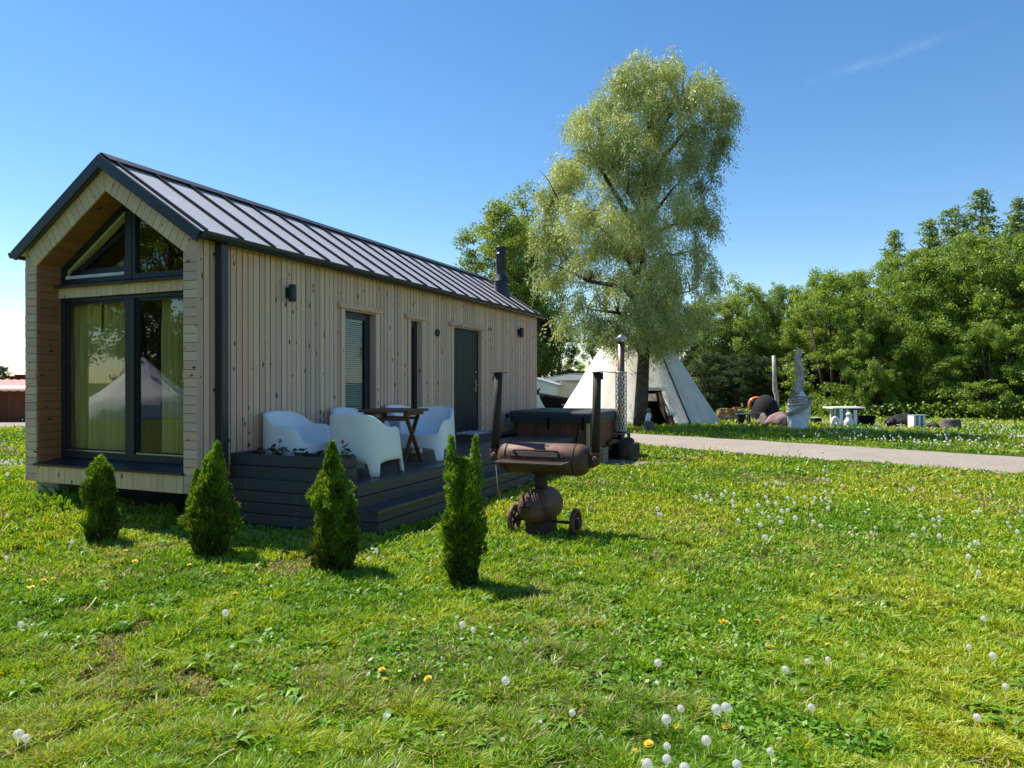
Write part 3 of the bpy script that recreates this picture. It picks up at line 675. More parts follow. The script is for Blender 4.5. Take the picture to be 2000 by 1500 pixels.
# ================================================================== ARMCHAIRS + TABLE
def sstep(a, b, x): t = min(1, max(0, (x - a) / (b - a))); return t * t * (3 - 2 * t)
def chair_mesh():
    n = 152; rows = []
    def sup(th, w, d, p=3.2):
        c, s_ = math.cos(th), math.sin(th); return d * math.copysign(abs(c) ** (2 / p), c), w * math.copysign(abs(s_) ** (2 / p), s_)
    prof = []
    for k in range(n):
        th = 2 * math.pi * k / n; cx, cy = sup(th, 1, 1)
        h = .552 + .158 * (1 - sstep(-.98, .10, cx)) ** 1.15                       # high back swooping into level arms
        if abs(cy) < .6 and cx < -.9: h += .012 * (1 - abs(cy) / .6)
        if cx > .40: h -= .20 * ((cx - .40) / .60) ** 2.0
        lip = sstep(.90, .70, abs(cy)) * sstep(.45, .8, cx); h = h * (1 - lip) + .365 * lip
        dc = math.hypot(abs(cx) - .815, abs(cy) - .815) * .40                      # distance to the nearest leg corner
        b = .150 * sstep(.050, .088, dc) + .022 * sstep(.08, .22, dc)
        prof.append((th, h, b, lip))
    def ring(fn): rows.append([fn(*p) for p in prof])
    W0, D0, W1, D1 = .405, .375, .335, .335
    def wd(z): t = z / .71; return W0 + (W1 - W0) * t ** .8, D0 + (D1 - D0) * t ** .8
    def pt(th, z, ins=0, sh=0):
        w, d = wd(z); x, y = sup(th, w - ins, d - ins); return (x - .05 * (z / .71) ** 1.2 * (1 - .4 * math.cos(th)) + sh, y, z)
    ring(lambda th, h, b, l: pt(th, max(b, .12) + .10, .05)); ring(lambda th, h, b, l: pt(th, b + .012, .042)); ring(lambda th, h, b, l: pt(th, b, .02)); ring(lambda th, h, b, l: pt(th, b + .006, .002))
    for f in (.12, .3, .5, .7, .86, .95): ring(lambda th, h, b, l, f=f: pt(th, b + (h - b) * f))
    ring(lambda th, h, b, l: pt(th, h - .008, .004)); ring(lambda th, h, b, l: pt(th, h, .016)); ring(lambda th, h, b, l: pt(th, h - .003, .030 + .01 * l)); ring(lambda th, h, b, l: pt(th, h - .02 + .012 * l, .044 + .02 * l))
    seat = .345
    for f, ins in ((.3, .058), (.6, .066), (.85, .078)): ring(lambda th, h, b, l, f=f, ins=ins: pt(th, (h - .02) * (1 - f) + (seat + .02) * f, ins + .03 * l))
    ring(lambda th, h, b, l: pt(th, seat + .004, .115)); ring(lambda th, h, b, l: (pt(th, seat, .22))); ring(lambda th, h, b, l: (-.03, pt(th, seat, .22)[1] * .12, seat - .012))
    vs = [p for r in rows for p in r]; fs = [(i * n + k, i * n + (k + 1) % n, (i + 1) * n + (k + 1) % n, (i + 1) * n + k) for i in range(len(rows) - 1) for k in range(n)]
    fs.append([(len(rows) - 1) * n + k for k in range(n)])
    return MB().add(vs, fs, 0, None, True)
A0 = math.atan2(HU[1], HU[0])
ch0 = chair_mesh().build('armchair', M['plastic'])
CH = [(1.14, -.44, -90, 'white plastic armchair behind the planter box with its back to the wall'),
      (2.42, -.44, -90, 'white plastic armchair by the blinds window, mostly hidden by the nearest chair'),
      (1.30, -1.27, 0, 'white plastic armchair nearest the camera at the terrace edge, seen from its side and back'),
      (2.95, -1.12, 188, 'white plastic armchair on the far side of the table facing the camera'),
      (3.72, -.45, -92, 'white plastic armchair whose back shows just over the table top')]
for i, (X, Y, a, lab) in enumerate(CH):
    o = ch0 if i == 0 else dup(ch0); o.location = hw(X, Y) + (DZ + .001,); o.rotation_euler.z = A0 + R(a); tag(o, lab, 'chair', 'white armchairs on the terrace')
tb = empty('folding_table', hw(2.13, -1.12) + (DZ,), A0 + R(8), 'brown wooden folding table among the white armchairs', 'table')
mb = MB(); h = .34
for k in range(8): mb.box(-h + .045, h - .045, -h + .046 + k * .0745, -h + .046 + k * .0745 + .069, .70, .718, 0, 0)
for e in (-1, 1): mb.box(-h, h, min(e * h, e * (h - .044)), max(e * h, e * (h - .044)), .688, .722, 0, 0); mb.box(min(e * h, e * (h - .044)), max(e * h, e * (h - .044)), -h + .045, h - .045, .688, .722, 0, 1)
mb.box(-h + .05, h - .05, -h + .05, -h + .075, .645, .687, 0, 0); mb.box(-h + .05, h - .05, h - .075, h - .05, .645, .687, 0, 0)
mb.build('table_top', M['table'], tb, bevel=.004)
for e in (-1, 1):
    yo = e * .235
    MB().bar((-.28, yo, .012), (.25, yo, .675), .024, .05, 0, (0, 1, 0)).build('leg', M['table'], tb, bevel=.003)
    MB().bar((.28, yo + e * .028, .012), (-.25, yo + e * .028, .675), .024, .05, 0, (0, 1, 0)).build('leg', M['table'], tb, bevel=.003)
mb = MB().bar((-.20, -.24, .11), (-.20, .24, .11), .02, .045); mb.bar((.20, -.26, .11), (.20, .26, .11), .02, .045); mb.bar((-.2, -.24, .60), (-.2, .24, .60), .02, .04); mb.bar((.2, -.26, .60), (.2, .26, .60), .02, .04)
mb.build_each('stretcher', M['table'], tb)
# ================================================================== leaves helper
def leaves(C, L, Wd, rng, up=.35, axis=None, col=None, spread=1.0):
    n = len(C); a = rng.normal(size=(n, 3)) * spread
    if axis is not None: a = a * .55 + axis
    a /= np.linalg.norm(a, axis=1, keepdims=True) + 1e-9
    nn = rng.normal(size=(n, 3)); nn[:, 2] += up * 3; b = np.cross(a, nn); b /= np.linalg.norm(b, axis=1, keepdims=True) + 1e-9
    L = np.broadcast_to(L, (n,))[:, None]; Wd = np.broadcast_to(Wd, (n,))[:, None]
    v = np.stack([C - a * L * .5, C + b * Wd * .5 - a * L * .05, C + a * L * .5, C - b * Wd * .5 - a * L * .05], 1).reshape(-1, 3)
    q = np.arange(4 * n).reshape(n, 4); return v, q, np.repeat(col, 4, 0) if col is not None else None
def mixc(stops, t):
    t = np.clip(t, 0, 1) * (len(stops) - 1); i = np.minimum(t.astype(int), len(stops) - 2); f = (t - i)[:, None]; s_ = np.array(stops); return s_[i] * (1 - f) + s_[i + 1] * f
# ================================================================== THUJAS (a row of four young shrubs)
def thuja(loc, H, wid, seed, label, prof, tips, lean=0.0):
    rng = np.random.default_rng(seed); g = float(gz(*loc)); root = empty('thuja', (loc[0], loc[1], g - .02), 0, label, 'shrub', 'young thujas planted in a row in front of the house')
    pv = []; n = int(17500 * H / 1.0)
    zt = rng.random(n * 3); r0 = np.interp(zt, [p[0] for p in prof], [p[1] for p in prof])
    keep = rng.random(n * 3) < (r0 / max(p[1] for p in prof)) ** .8 + .08; zt = zt[keep][:n]; r0 = r0[keep][:n]; n = len(zt)
    th = rng.random(n) * 6.28318
    lump = 1 + .46 * (vnoise(th * 1.3, zt * 9, 1, seed) - .5) * 2 + .30 * (vnoise(th * 3.2 + 50, zt * 22, 1, seed + 5) - .5) * 2
    rr = r0 * wid / 2 * lump * (1 - .5 * rng.random(n) ** 2.6)
    C = np.stack([rr * np.cos(th) + lean * zt * H, rr * np.sin(th), zt * H], -1)
    for (tx, ty, z0, z1, rad, m) in tips:
        t = rng.random(m) ** 1.3; a = rng.random(m) * 6.28; r = rad * (1 - t) ** .7 * np.sqrt(rng.random(m)) + .008
        C = np.concatenate([C, np.stack([tx + r * np.cos(a), ty + r * np.sin(a), z0 + (z1 - z0) * t], -1)])
    n = len(C); out_ = C.copy(); out_[:, 2] = 0; out_ /= np.linalg.norm(out_, axis=1, keepdims=True) + 1e-6
    ax = out_ * .65; ax[:, 2] += .95
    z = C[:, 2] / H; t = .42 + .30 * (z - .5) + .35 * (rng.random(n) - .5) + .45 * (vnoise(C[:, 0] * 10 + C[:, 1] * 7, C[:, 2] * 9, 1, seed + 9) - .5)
    col = mixc([(.011, .020, .006), (.028, .058, .011), (.068, .13, .019), (.13, .20, .03)], t)  # dark end paints the shaded inside, pale end the sunlit tips
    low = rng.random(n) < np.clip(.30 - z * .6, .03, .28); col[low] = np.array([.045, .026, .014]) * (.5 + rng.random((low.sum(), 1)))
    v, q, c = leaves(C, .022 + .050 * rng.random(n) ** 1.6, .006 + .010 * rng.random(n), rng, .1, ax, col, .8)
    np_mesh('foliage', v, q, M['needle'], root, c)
    mb = MB().tube([(0, 0, -.05), (.01, 0, H * .3), (lean * H * .6, 0, H * .8)], [.022, .018, .006], 8); r = random.Random(seed)
    for k in range(26):
        z0 = r.uniform(.04, .7) * H; a = r.random() * 6.28; L = np.interp(z0 / H, [p[0] for p in prof], [p[1] for p in prof]) * wid * .38
        mb.tube([(lean * z0, 0, z0), (lean * z0 + L * .6 * math.cos(a), L * .6 * math.sin(a), z0 + L * .5), (lean * z0 + L * math.cos(a), L * math.sin(a), z0 + L * 1.25)], [.006, .004, .002], 5)
    mb.build('trunk', M['bark'], root); return root
thuja(at(196, 1066), .86, .285, 11, 'small rounded thuja in front of the picture window, leftmost of the row', [(0, .68), (.12, .86), (.35, .95), (.55, 1), (.75, .85), (.9, .55), (1, .12)], [(0, 0, .78, .88, .05, 250)])
thuja(at(407, 1091), .97, .365, 12, 'broad thuja with a second lower leader, at the house corner', [(0, .66), (.12, .88), (.35, 1), (.55, .93), (.7, .72), (.85, .42), (1, .08)], [(.075, 0, .75, 1.06, .085, 1500), (-.10, 0, .50, .82, .085, 1500)], .03)
thuja(at(648, 1122), 1.10, .35, 13, 'pointed conical thuja in front of the planter box', [(0, .62), (.12, .86), (.3, 1), (.5, .95), (.65, .78), (.8, .48), (.92, .28), (1, .08)], [(.0, 0, .95, 1.13, .05, 500)])
thuja(at(903, 1148), 1.03, .265, 14, 'slim upright thuja with a forked top beside the smoker', [(0, .58), (.12, .76), (.3, .92), (.5, 1), (.7, 1), (.85, .85), (.95, .5), (1, .25)], [(-.085, 0, .85, 1.20, .06, 1100), (.10, 0, .85, 1.20, .05, 950)])
# geraniums in the planter
def geranium(u, seed, h, nl, flower, label):
    rng = np.random.default_rng(seed); x, y = hw(.45 + .20, -.02 - u); root = empty('geranium', (x, y, DZ + .20), 0, label, 'potted plant', 'geraniums in the planter box')
    mb = MB(); C = []
    for k in range(nl):
        a = rng.random() * 6.28; r = .03 + .09 * rng.random(); z = h * (.25 + .75 * rng.random()); p = (r * math.cos(a), r * math.sin(a), z); C.append(p)
        mb.tube([(0, 0, 0), (p[0] * .4, p[1] * .4, z * .7), p], .003, 5)
    mb.build('stem', M['stem'], root); m2 = MB()
    for p in C:
        R0 = .022 + .016 * rng.random(); n = 12; tx, ty = rng.normal(size=2) * .35
        vs = [p] + [(p[0] + R0 * (1 + .12 * math.cos(3 * k)) * math.cos(k * 6.283 / n), p[1] + R0 * math.sin(k * 6.283 / n), p[2] + .008 + R0 * (tx * math.cos(k * 6.283 / n) + ty * math.sin(k * 6.283 / n))) for k in range(n)]
        m2.add(vs, [(0, 1 + k, 1 + (k + 1) % n) for k in range(n)])
    m2.build('foliage', mat_plain('geranium_leaf', (.035, .075, .025), .6, 0, .2, 30), root)
    if flower:
        m3 = MB()
        for k in range(16):
            d = Vector(rng.normal(size=3)); d.normalize(); c = Vector((.01, 0, h + .055)) + d * .020; t = d.orthogonal().normalized() * .011; b = d.cross(t); m3.add([c + t, c + b, c - t, c - b], [(0, 1, 2, 3)])
        m3.build('flower', M['petal_p'], root); MB().tube([(0, 0, .02), (.01, 0, h + .05)], .003, 5).build('flower_stalk', M['stem'], root)
geranium(.28, 21, .10, 12, False, 'low dark leafy geranium without flowers at the wall end of the planter')
geranium(.52, 22, .15, 22, True, 'bushy geranium with one bright pink flower head in the planter')
geranium(.80, 23, .13, 6, False, 'sparse geranium with two leaves standing up in mid planter')
geranium(1.12, 24, .12, 9, False, 'small dark geranium left of the pointed thuja top')
geranium(1.38, 25, .17, 14, True, 'tall geranium with a faded pink flower at the open end of the planter')
# ================================================================== SMOKER
AX = math.atan2(-HV[1], -HV[0])
sm = empty('smoker_grill', (.335, 7.42, float(gz(.335, 7.42))), AX, 'rusty barrel smoker grill on spoked wheels with two chimney pipes', 'grill')
sm.scale = (1, 1, 1)
bz, br, bl = .80, .165, .44
mb = MB().lathe([(0, -bl - .075), (.06, -bl - .068), (.115, -bl - .045), (.15, -bl - .012), (br, -bl + .03), (br, bl - .03), (.15, bl + .012), (.115, bl + .045), (.06, bl + .068), (0, bl + .075)], (0, 0, bz), 40, 0, (1, 0, 0))
bar = mb.build('smoke_chamber', M['rust'], sm)
m = MB()
for x in (-bl + .055, bl - .075): m.lathe([(br + .001, -.006), (br + .005, -.006), (br + .005, .006), (br + .001, .006)], (x, 0, bz), 40, 0, (1, 0, 0))
m.build_each('lid_seam', M['soot'], bar)
m = MB().obox((-.03, -br - .012, bz + .055), (.30, 0, 0), (0, .006, -.004), (0, .01, .022)); m.tube([(-.28, -br - .008, bz + .09), (-.22, -br - .045, bz + .10), (.16, -br - .045, bz + .10), (.22, -br - .008, bz + .09)], .010, 8); m.build('lid_handle', M['soot'], bar)
m = MB(); xa, xb, ya, yb, zs_ = -.37, .33, -br - .27, -br - .01, bz - .01
for p, q in (((xa, ya), (xb, ya)), ((xb, ya), (xb, yb)), ((xb, yb), (xa, yb)), ((xa, yb), (xa, ya))): m.bar((*p, zs_), (*q, zs_), .022, .012)
for k in range(26): x = xa + .02 + k * (xb - xa - .04) / 25; m.bar((x, ya + .01, zs_), (x, yb - .01, zs_), .011, .006)
for k in range(4): y = ya + .05 + k * .055; m.bar((xa + .01, y, zs_ - .006), (xb - .01, y, zs_ - .006), .006, .006)
m.build('shelf_grate', M['grate'], sm)
for sx, lean in ((-1, .045), (1, .015)):
    x0 = sx * (bl + .125)
    m = MB().tube([(sx * (bl + .03), .0, bz - .03), (sx * (bl + .09), 0, bz - .03), (x0, 0, bz - .01), (x0, 0, bz + .05)], [.048, .048, .052, .048], 16); m.lathe([(.058, 0), (.058, .03)], (x0, 0, bz + .06), 16)
    m.build('pipe_elbow', M['rust'], sm)
    c = MB().tube([(x0, 0, bz + .05), (x0 + lean * .5, 0, bz + .45), (x0 + lean, 0, bz + .90)], .043, 18).build('chimney_pipe', M['soot'], sm)
    m = MB().obox((x0 + lean + (.012 if sx > 0 else -.005), 0, bz + .905), (.055, 0, .004), (0, .05, 0), (0, 0, .004))
    if sx > 0: m.box(x0 + lean + .035, x0 + lean + .06, -.02, .02, bz + .83, bz + .90); m.tube([(x0 + lean + .04, 0, bz + .91), (x0 + lean + .19, 0, bz + .90)], .005, 6)
    else: m.tube([(x0 + lean - .05, 0, bz + .90), (x0 + lean - .075, 0, bz + .82)], .006, 6); m.tube([(x0 + lean + .03, 0, bz + .905), (x0 + lean + .10, 0, bz + .91)], .006, 6)
    m.build('chimney_flap', M['soot'], c)
m = MB().tube([(-.03, 0, .40), (-.03, 0, bz - .12)], .066, 20); m.lathe([(.066, 0), (.10, 0), (.10, .012), (.066, .012)], (-.03, 0, bz - .16), 20); m.build('column', M['soot'], sm)
fz, fr_, fy = .315, .178, -.04
mb = MB().lathe([(0, -.295), (.05, -.290), (.10, -.268), (.145, -.225), (.17, -.17), (fr_, -.10), (fr_, .20), (.15, .255), (.08, .285), (0, .29)], (-.03, fy, fz), 36, 0, (.10, 1, 0)); fb = mb.build('firebox', M['rust'], sm)
m = MB().lathe([(.058, -.29), (.062, -.29), (.062, -.275)], (-.06, fy, fz), 4, 0, (.1, 1, 0)); m.obox((-.055, fy - .225, fz + .14), (.012, 0, 0), (0, .04, .035), (0, -.008, .008)); m.tube([(-.11, fy - .26, fz + .0), (-.10, fy - .305, fz + .03), (-.06, fy - .315, fz + .035), (-.03, fy - .30, fz + .0)], .010, 8); m.tube([(-.18, fy - .12, fz + .05), (-.30, fy - .14, fz + .06)], .009, 6)
m.obox((.12, fy - .20, fz - .0), (.02, 0, 0), (0, .05, 0), (0, 0, .008)); m.build_each('door_latch', M['soot'], fb)
m = MB().box(-.12, .09, -.22, .16, -.03, .17); m.tube([(-.34, .02, .14), (.34, .02, .14)], .016, 10); m.build('axle_stand', M['soot'], sm)
for sx in (-1, 1):
    x = sx * .345; m = MB(); m.lathe([(.118, -.022), (.147, -.022), (.149, 0), (.147, .022), (.118, .022), (.118, -.022)], (x, .02, .142), 36, 0, (1, 0, 0)); w_ = m.build('wheel', M['rust'], sm)
    m = MB().lathe([(0, -.035), (.03, -.035), (.03, .035), (0, .035)], (x, .02, .142), 16, 0, (1, 0, 0))
    for k in range(6): a = k * math.pi / 3 + .3; m.bar((x, .02 + .02 * math.cos(a), .142 + .02 * math.sin(a)), (x, .02 + .122 * math.cos(a), .142 + .122 * math.sin(a)), .016, .022, 0, (1, 0, 0))
    m.build('spokes', M['soot'], w_)
MB().tube([(-.36, ya, zs_), (-.34, ya + .02, .50), (-.28, ya + .06, .28), (-.20, ya + .10, .02)], .004, 5).build('cord', M['rope'], sm)
# ================================================================== HOT TUB and its stove
ht = empty('hot_tub', hw(TX0, TY1) + (.3,), A0, 'square hot tub clad in brown cedar planks under a dark padded cover', 'hot tub')
TLX, TLY, cf = TX1 - TX0, TY1 - TY0, .15
def octa(e, cfx=cf): return [(e + cfx, -e), (e, -e - cfx), (e, -TLY + e + cfx), (e + cfx, -TLY + e), (TLX - e - cfx, -TLY + e), (TLX - e, -TLY + e + cfx), (TLX - e, -e - cfx), (TLX - e - cfx, -e)]
P8 = octa(.03); mb = MB(); tone = 0
for i in range(8):
    a, b = Vector(P8[i]), Vector(P8[(i + 1) % 8]); L = (b - a).length; n = max(3, round(L / .115)); d = (b - a) / L; nn = Vector((-d.y, d.x))
    for k in range(n):
        p, q = a + d * (k * L / n + .002), a + d * ((k + 1) * L / n - .002); r = random.random()
        c = (p + q) / 2; hh = .255; mb.obox((c.x, c.y, hh), (d.x * (q - p).length / 2, d.y * (q - p).length / 2, 0), (nn.x * .012, nn.y * .012, 0), (0, 0, hh - .001), 0, [(i_ * .05 + j_ * .01, k_ * .25, r) for k_ in (-1, 1) for j_ in (-1, 1) for i_ in (-1, 1)])
mb.build('cladding', M['cedar'], ht)
mb = MB(); 
for i in (2, 3):
    p = P8[i]; mb.box(p[0] - .035, p[0] + .035, p[1] - .03, p[1] + .03, 0, .51, 0, 2)
mb.build_each('corner_post', M['cream_wood'], ht)
def cover():
    n = 8; vs = []; lev = [(-.028, .49), (-.030, .565), (-.042, .58), (-.042, .665), (-.030, .70), (.0, .712)]
    for e, z in lev: vs += [(x, y, z + (0 if z > .5 else -.02 * math.sin(k_ * 1.7))) for k_, (x, y) in enumerate(octa(e))]
    fs = [(i * n + k, i * n + (k + 1) % n, (i + 1) * n + (k + 1) % n, (i + 1) * n + k) for i in range(len(lev) - 1) for k in range(n)]
    m = len(vs); vs.append((TLX / 2, -TLY / 2, .74)); fs += [((len(lev) - 1) * n + k, (len(lev) - 1) * n + (k + 1) % n, m) for k in range(n)]
    return MB().add(vs, fs).build('cover', M['vinyl'], ht, bevel=.006)
cv = cover()
m = MB()
for y in (-.9, -1.62): m.box(-.048, -.042, y, y + .045, .36, .60)
m.tube([(.0, -1.50, .49), (-.01, -1.50, .40), (.0, -1.47, .25), (-.02, -1.45, .10)], .010, 6); m.build_each('cover_strap', M['black'], cv)
sv = empty('tub_stove', (*at(1213, 893), 0), A0, 'wood stove of the hot tub with a tall steel flue behind a mesh guard', 'stove')
sx_, sy_ = at(1213, 893); sv.location.z = float(gz(sx_, sy_))
mb = MB().lathe([(0, .0), (.27, .0), (.27, .34), (.22, .38), (0, .38)], (.05, 0, .02), 24); mb.box(-.02, .12, -.34, -.24, .10, .28); mb.build('firebox', M['soot'], sv)
fl = MB().tube([(0, 0, .38), (0, 0, 1.0), (0, 0, 2.46)], .073, 20).build('flue_pipe', M['rust'], sv)
fl.data.materials[0] = mat_plain('heat_tinted_steel', (.26, .15, .10), .34, .8, .25, 2.5, .05)
m = MB().lathe([(.0, 2.62), (.02, 2.61), (.13, 2.53), (.125, 2.525), (.0, 2.56)], (0, 0, 0), 20)
for k in range(4): a = k * 1.57 + .4; m.tube([(.07 * math.cos(a), .07 * math.sin(a), 2.42), (.085 * math.cos(a), .085 * math.sin(a), 2.54)], .007, 5)
m.build('rain_cap', M['steel'], fl)
m = MB(); r = .118
for s_ in (-1, 1):
    for k in range(14):
        pts = [(r * math.cos(k * 6.283 / 14 + s_ * t * .22), r * math.sin(k * 6.283 / 14 + s_ * t * .22), .55 + t * .078) for t in range(17)]; m.tube(pts, .0065, 4, 0, False, False)
for z in (.55, 1.80): m.lathe([(r - .003, 0), (r + .008, 0), (r + .008, .02), (r - .003, .02)], (0, 0, z), 20)
m.tube([(r + .01, .02, .45), (r + .01, .02, 1.83)], .010, 6); m.build('mesh_guard', mat_plain('zinc_mesh', (.62, .60, .56), .45, .5, .1), sv)
m = MB().tube([(-.25, .0, .34), (-.5, .05, .36), (-.72, .1, .30)], .05, 12); m.build('water_pipe', M['rust'], sv)
st = MB().lathe([(.26, -.05), (.235, .10), (.22, .33), (.19, .345), (0, .34)], (0, 0, 0), 18, 0, (0, 0, 1), True, .06).build('tree_stump', M['bark'], None, (*at(1228, 896), 0)); tag(st, 'dark chopped stump standing beside the hot tub stove', 'stump')
bx_, by_ = at(1176, 893); rk = empty('wood_rack', (bx_, by_, 0), A0, 'weathered open board rack on the grass beside the hot tub', 'rack')
m = MB()
for x in (0, .5):
    for y in (0, -.42): m.box(x, x + .06, y - .06, y, -.03, .50, 0, 2)
m.build_each('leg', M['old_board'], rk)
m = MB()
for k in range(3): m.box(-.03, .6, -.50 + k * .17, -.35 + k * .17, .50, .525, 0, 0)
m.box(0, .56, -.49, -.47, .16, .24, 0, 0); m.box(.0, .02, -.48, 0, .16, .24, 0, 1); m.build('shelf', M['old_board'], rk)
# ================================================================== TIPI
tx_, ty_ = atd(1243, 28.9), 28.9
tp = empty('tipi', (tx_, ty_, 0), 0, 'large off-white canvas tipi with an open door flap behind the willow', 'tent')
TR, TH = 3.36, 5.2
def tipi_cover():
    n = 96; m = 40; vs = []; fs = []
    for j in range(m + 1):
        t = j / m; z = TH * t; r = TR * (1 - t) + .10 * t
        for k in range(n):
            a = 6.28318 * k / n; pole = abs(math.sin(a * 7)); sag = .07 * (1 - t) * (pole ** .7) * min(1, (1 - t) * 3) * math.sin(min(1, t * 3 + .15) * 1.57)
            w = .014 * math.sin(k * 1.3 + j * .5) * math.sin(j * .3 + k * .21)
            vs.append(((r - sag + w) * math.cos(a), (r - sag + w) * math.sin(a), z))
    for j in range(m):
        for k in range(n):
            a = 6.28318 * (k + .5) / n; da = ((a - DOOR + math.pi) % (2 * math.pi)) - math.pi; z = TH * (j + .5) / m
            if abs(da) < (.205 - .075 * z) and z < 1.25: continue
            fs.append((j * n + k, j * n + (k + 1) % n, (j + 1) * n + (k + 1) % n, (j + 1) * n + k))
    return MB().add(vs, fs, 0, None, True).build('cover', M['canvas'], tp)
dx_, dy_ = at(1284, 833); DOOR = math.atan2(dy_ - ty_, dx_ - tx_)
cvr = tipi_cover(); sd = cvr.modifiers.new('thick', 'SOLIDIFY'); sd.thickness = .02
def tpt(a, z, o=.02): r = TR * (1 - z / TH) + o; return (r * math.cos(a), r * math.sin(a), z)
MB().tube([tpt(DOOR + .40 + .0 * z, z, .02) for z in np.linspace(.05, 3.6, 12)], .028, 6).build('seam_flap', M['black'], tp)
m = MB(); vs = [];
for i in range(7):
    z = .02 + 1.22 * i / 6
    vs += [tpt(DOOR + .205 - .075 * z, z, .03), tpt(DOOR + .205 - .075 * z - .07, z, -.18)]
m.add(vs, [(2 * i, 2 * i + 1, 2 * i + 3, 2 * i + 2) for i in range(6)], 0, None, True); m.build('door_flap', mat_canvas('brown_hide', (.10, .06, .045), (.06, .035, .03)), tp)
q = Vector(tpt(DOOR - .04, 1.04, .05)); m = MB(); td = Vector((-math.sin(DOOR), math.cos(DOOR), 0)); nd = Vector((math.cos(DOOR), math.sin(DOOR), .6)).normalized()
m.obox(q, td * .22, nd * .015, td.cross(nd) * .15); m.build('door_board', M['cream_wood'], tp)
m = MB()
for k in range(7): a = k * 6.283 / 7 + .2; m.tube([(.12 * math.cos(a), .12 * math.sin(a), TH - .15), (-.20 * math.cos(a), -.20 * math.sin(a), TH + .55)], .03, 6)
m.build('pole', M['old_board'], tp); MB().lathe([(0, .012), (TR - .15, .012), (TR - .15, 0)], (0, 0, .02), 40).build('ground_sheet', M['rock_dark'], tp)
for k in (-2, -1, 1, 2, 3): 
    a = DOOR + k * .42
# ================================================================== small things by the tipi
def rock(c, r, sq, mat, seed, name, lab, cat, group=None, sx=1.0):
    rg = np.random.default_rng(seed); n = 20; m_ = 12; vs = []; ph = rg.random(6) * 6
    for j in range(m_ + 1):
        t = math.pi * j / m_
        for k in range(n):
            a = 6.28318 * k / n; d = Vector((math.sin(t) * math.cos(a), math.sin(t) * math.sin(a), math.cos(t)))
            q = r * (1 + .14 * math.sin(2.3 * d.x * 2 + ph[0]) + .12 * math.sin(3.1 * d.y * 2 + ph[1]) + .10 * math.sin(4 * d.z + ph[2] + 2 * d.x) + .03 * rg.normal() * math.sin(t))
            vs.append((d.x * q * sx, d.y * q, d.z * q * sq))
    g = float(gz(c[0], c[1])); o = MB().add(vs, [(j * n + k, (j + 1) * n + k, (j + 1) * n + (k + 1) % n, j * n + (k + 1) % n) for j in range(m_) for k in range(n)], 0, None, True).build(name, mat, None, (c[0], c[1], g + r * sq * .72), weld=True)
    return tag(o, lab, cat, group)
stx, sty = at(1267, 840); o = MB().lathe([(.20, -.05), (.175, .05), (.16, .28), (.15, .30), (0, .30)], (0, 0, 0), 18, 0, (0, 0, 1), True, .05).build('tree_stump', M['stump'], None, (stx, sty, 0)); tag(o, 'grey log stump at the foot of the willow carrying a white figurine', 'stump')
fg = empty('garden_figurine', (stx, sty, .30), 0, 'small white and dark garden figurine standing on the stump by the willow', 'ornament')
MB().lathe([(0, 0), (.11, 0), (.12, .05), (.10, .16), (.075, .25), (.04, .30), (0, .31)], (0, 0, 0), 16, 0, (0, 0, 1), True, .04).build('body', M['statue'], fg)
MB().lathe([(0, .27), (.05, .28), (.075, .34), (.065, .40), (.03, .44), (0, .45)], (0, 0, 0), 14).build('head', mat_plain('grey_figure', (.16, .15, .13), .8), fg)
MB().lathe([(.05, .0), (.09, .03), (.06, .14), (0, .15)], (.07, -.04, .0), 12).build('dark_coat', M['rock_dark'], fg)
# firewood pile
fx, fy_ = at(1427, 823); fw = empty('firewood_pile', (fx, fy_, 0), 0, 'stack of split firewood on a low pallet to the right of the tipi', 'firewood')
m = MB()
for k in range(5): m.box(-.55, .55, -.40 + k * .18, -.30 + k * .18, .10, .13, 0, 0)
for x in (-.5, -.04, .42): m.box(x, x + .08, -.38, .38, 0, .10, 0, 1)
m.box(-.56, .56, -.43, -.405, .02, .20, 0, 0); m.build('pallet', M['old_board'], fw); m = MB(); rr_ = random.Random(4)
for k in range(46):
    z = .17 + .075 * (k // 9); wdt = .50 - .03 * (k // 9); x = rr_.uniform(-wdt, wdt); y = rr_.uniform(-.25, .2); a = rr_.uniform(-.5, .5) + (1.57 if rr_.random() < .35 else 0); L = .2
    m.bar((x - L * math.cos(a), y - L * math.sin(a), z + rr_.uniform(-.02, .03)), (x + L * math.cos(a), y + L * math.sin(a), z + rr_.uniform(-.02, .04)), .085, .075)
m.build('split_logs', M['endgrain'], fw)
# black domed oven with a lifebuoy leaning on it
ox, oy = at(1495, 821); dm = MB().lathe([(.56, -.03), (.575, .25), (.54, .52), (.44, .78), (.28, .97), (.12, 1.06), (0, 1.08)], (0, 0, 0), 28, 0, (0, 0, 1), True, .03).build('covered_dome', mat_plain('black_tarpaulin', (.012, .011, .015), .9, 0, .25, 5, .8), None, (ox, oy, 0)); tag(dm, 'black tarpaulin-covered dome beside the orange lifebuoy', 'dome')
lb = empty('lifebuoy', (atd(1478, oy + .15), oy + .15, .64), 0, 'bright orange lifebuoy partly hidden behind the black covered dome', 'lifebuoy'); lb.rotation_euler = (R(84), 0, R(-10))
m = MB(); rM, rm = .29, .078; vs = [((rM + rm * math.cos(b)) * math.cos(a), (rM + rm * math.cos(b)) * math.sin(a), rm * math.sin(b)) for a in [6.28318 * i / 36 for i in range(36)] for b in [6.28318 * j / 12 for j in range(12)]]
m.add(vs, [(i * 12 + j, ((i + 1) % 36) * 12 + j, ((i + 1) % 36) * 12 + (j + 1) % 12, i * 12 + (j + 1) % 12) for i in range(36) for j in range(12)], 0, None, True); m.build('ring', M['orange'], lb); m = MB()
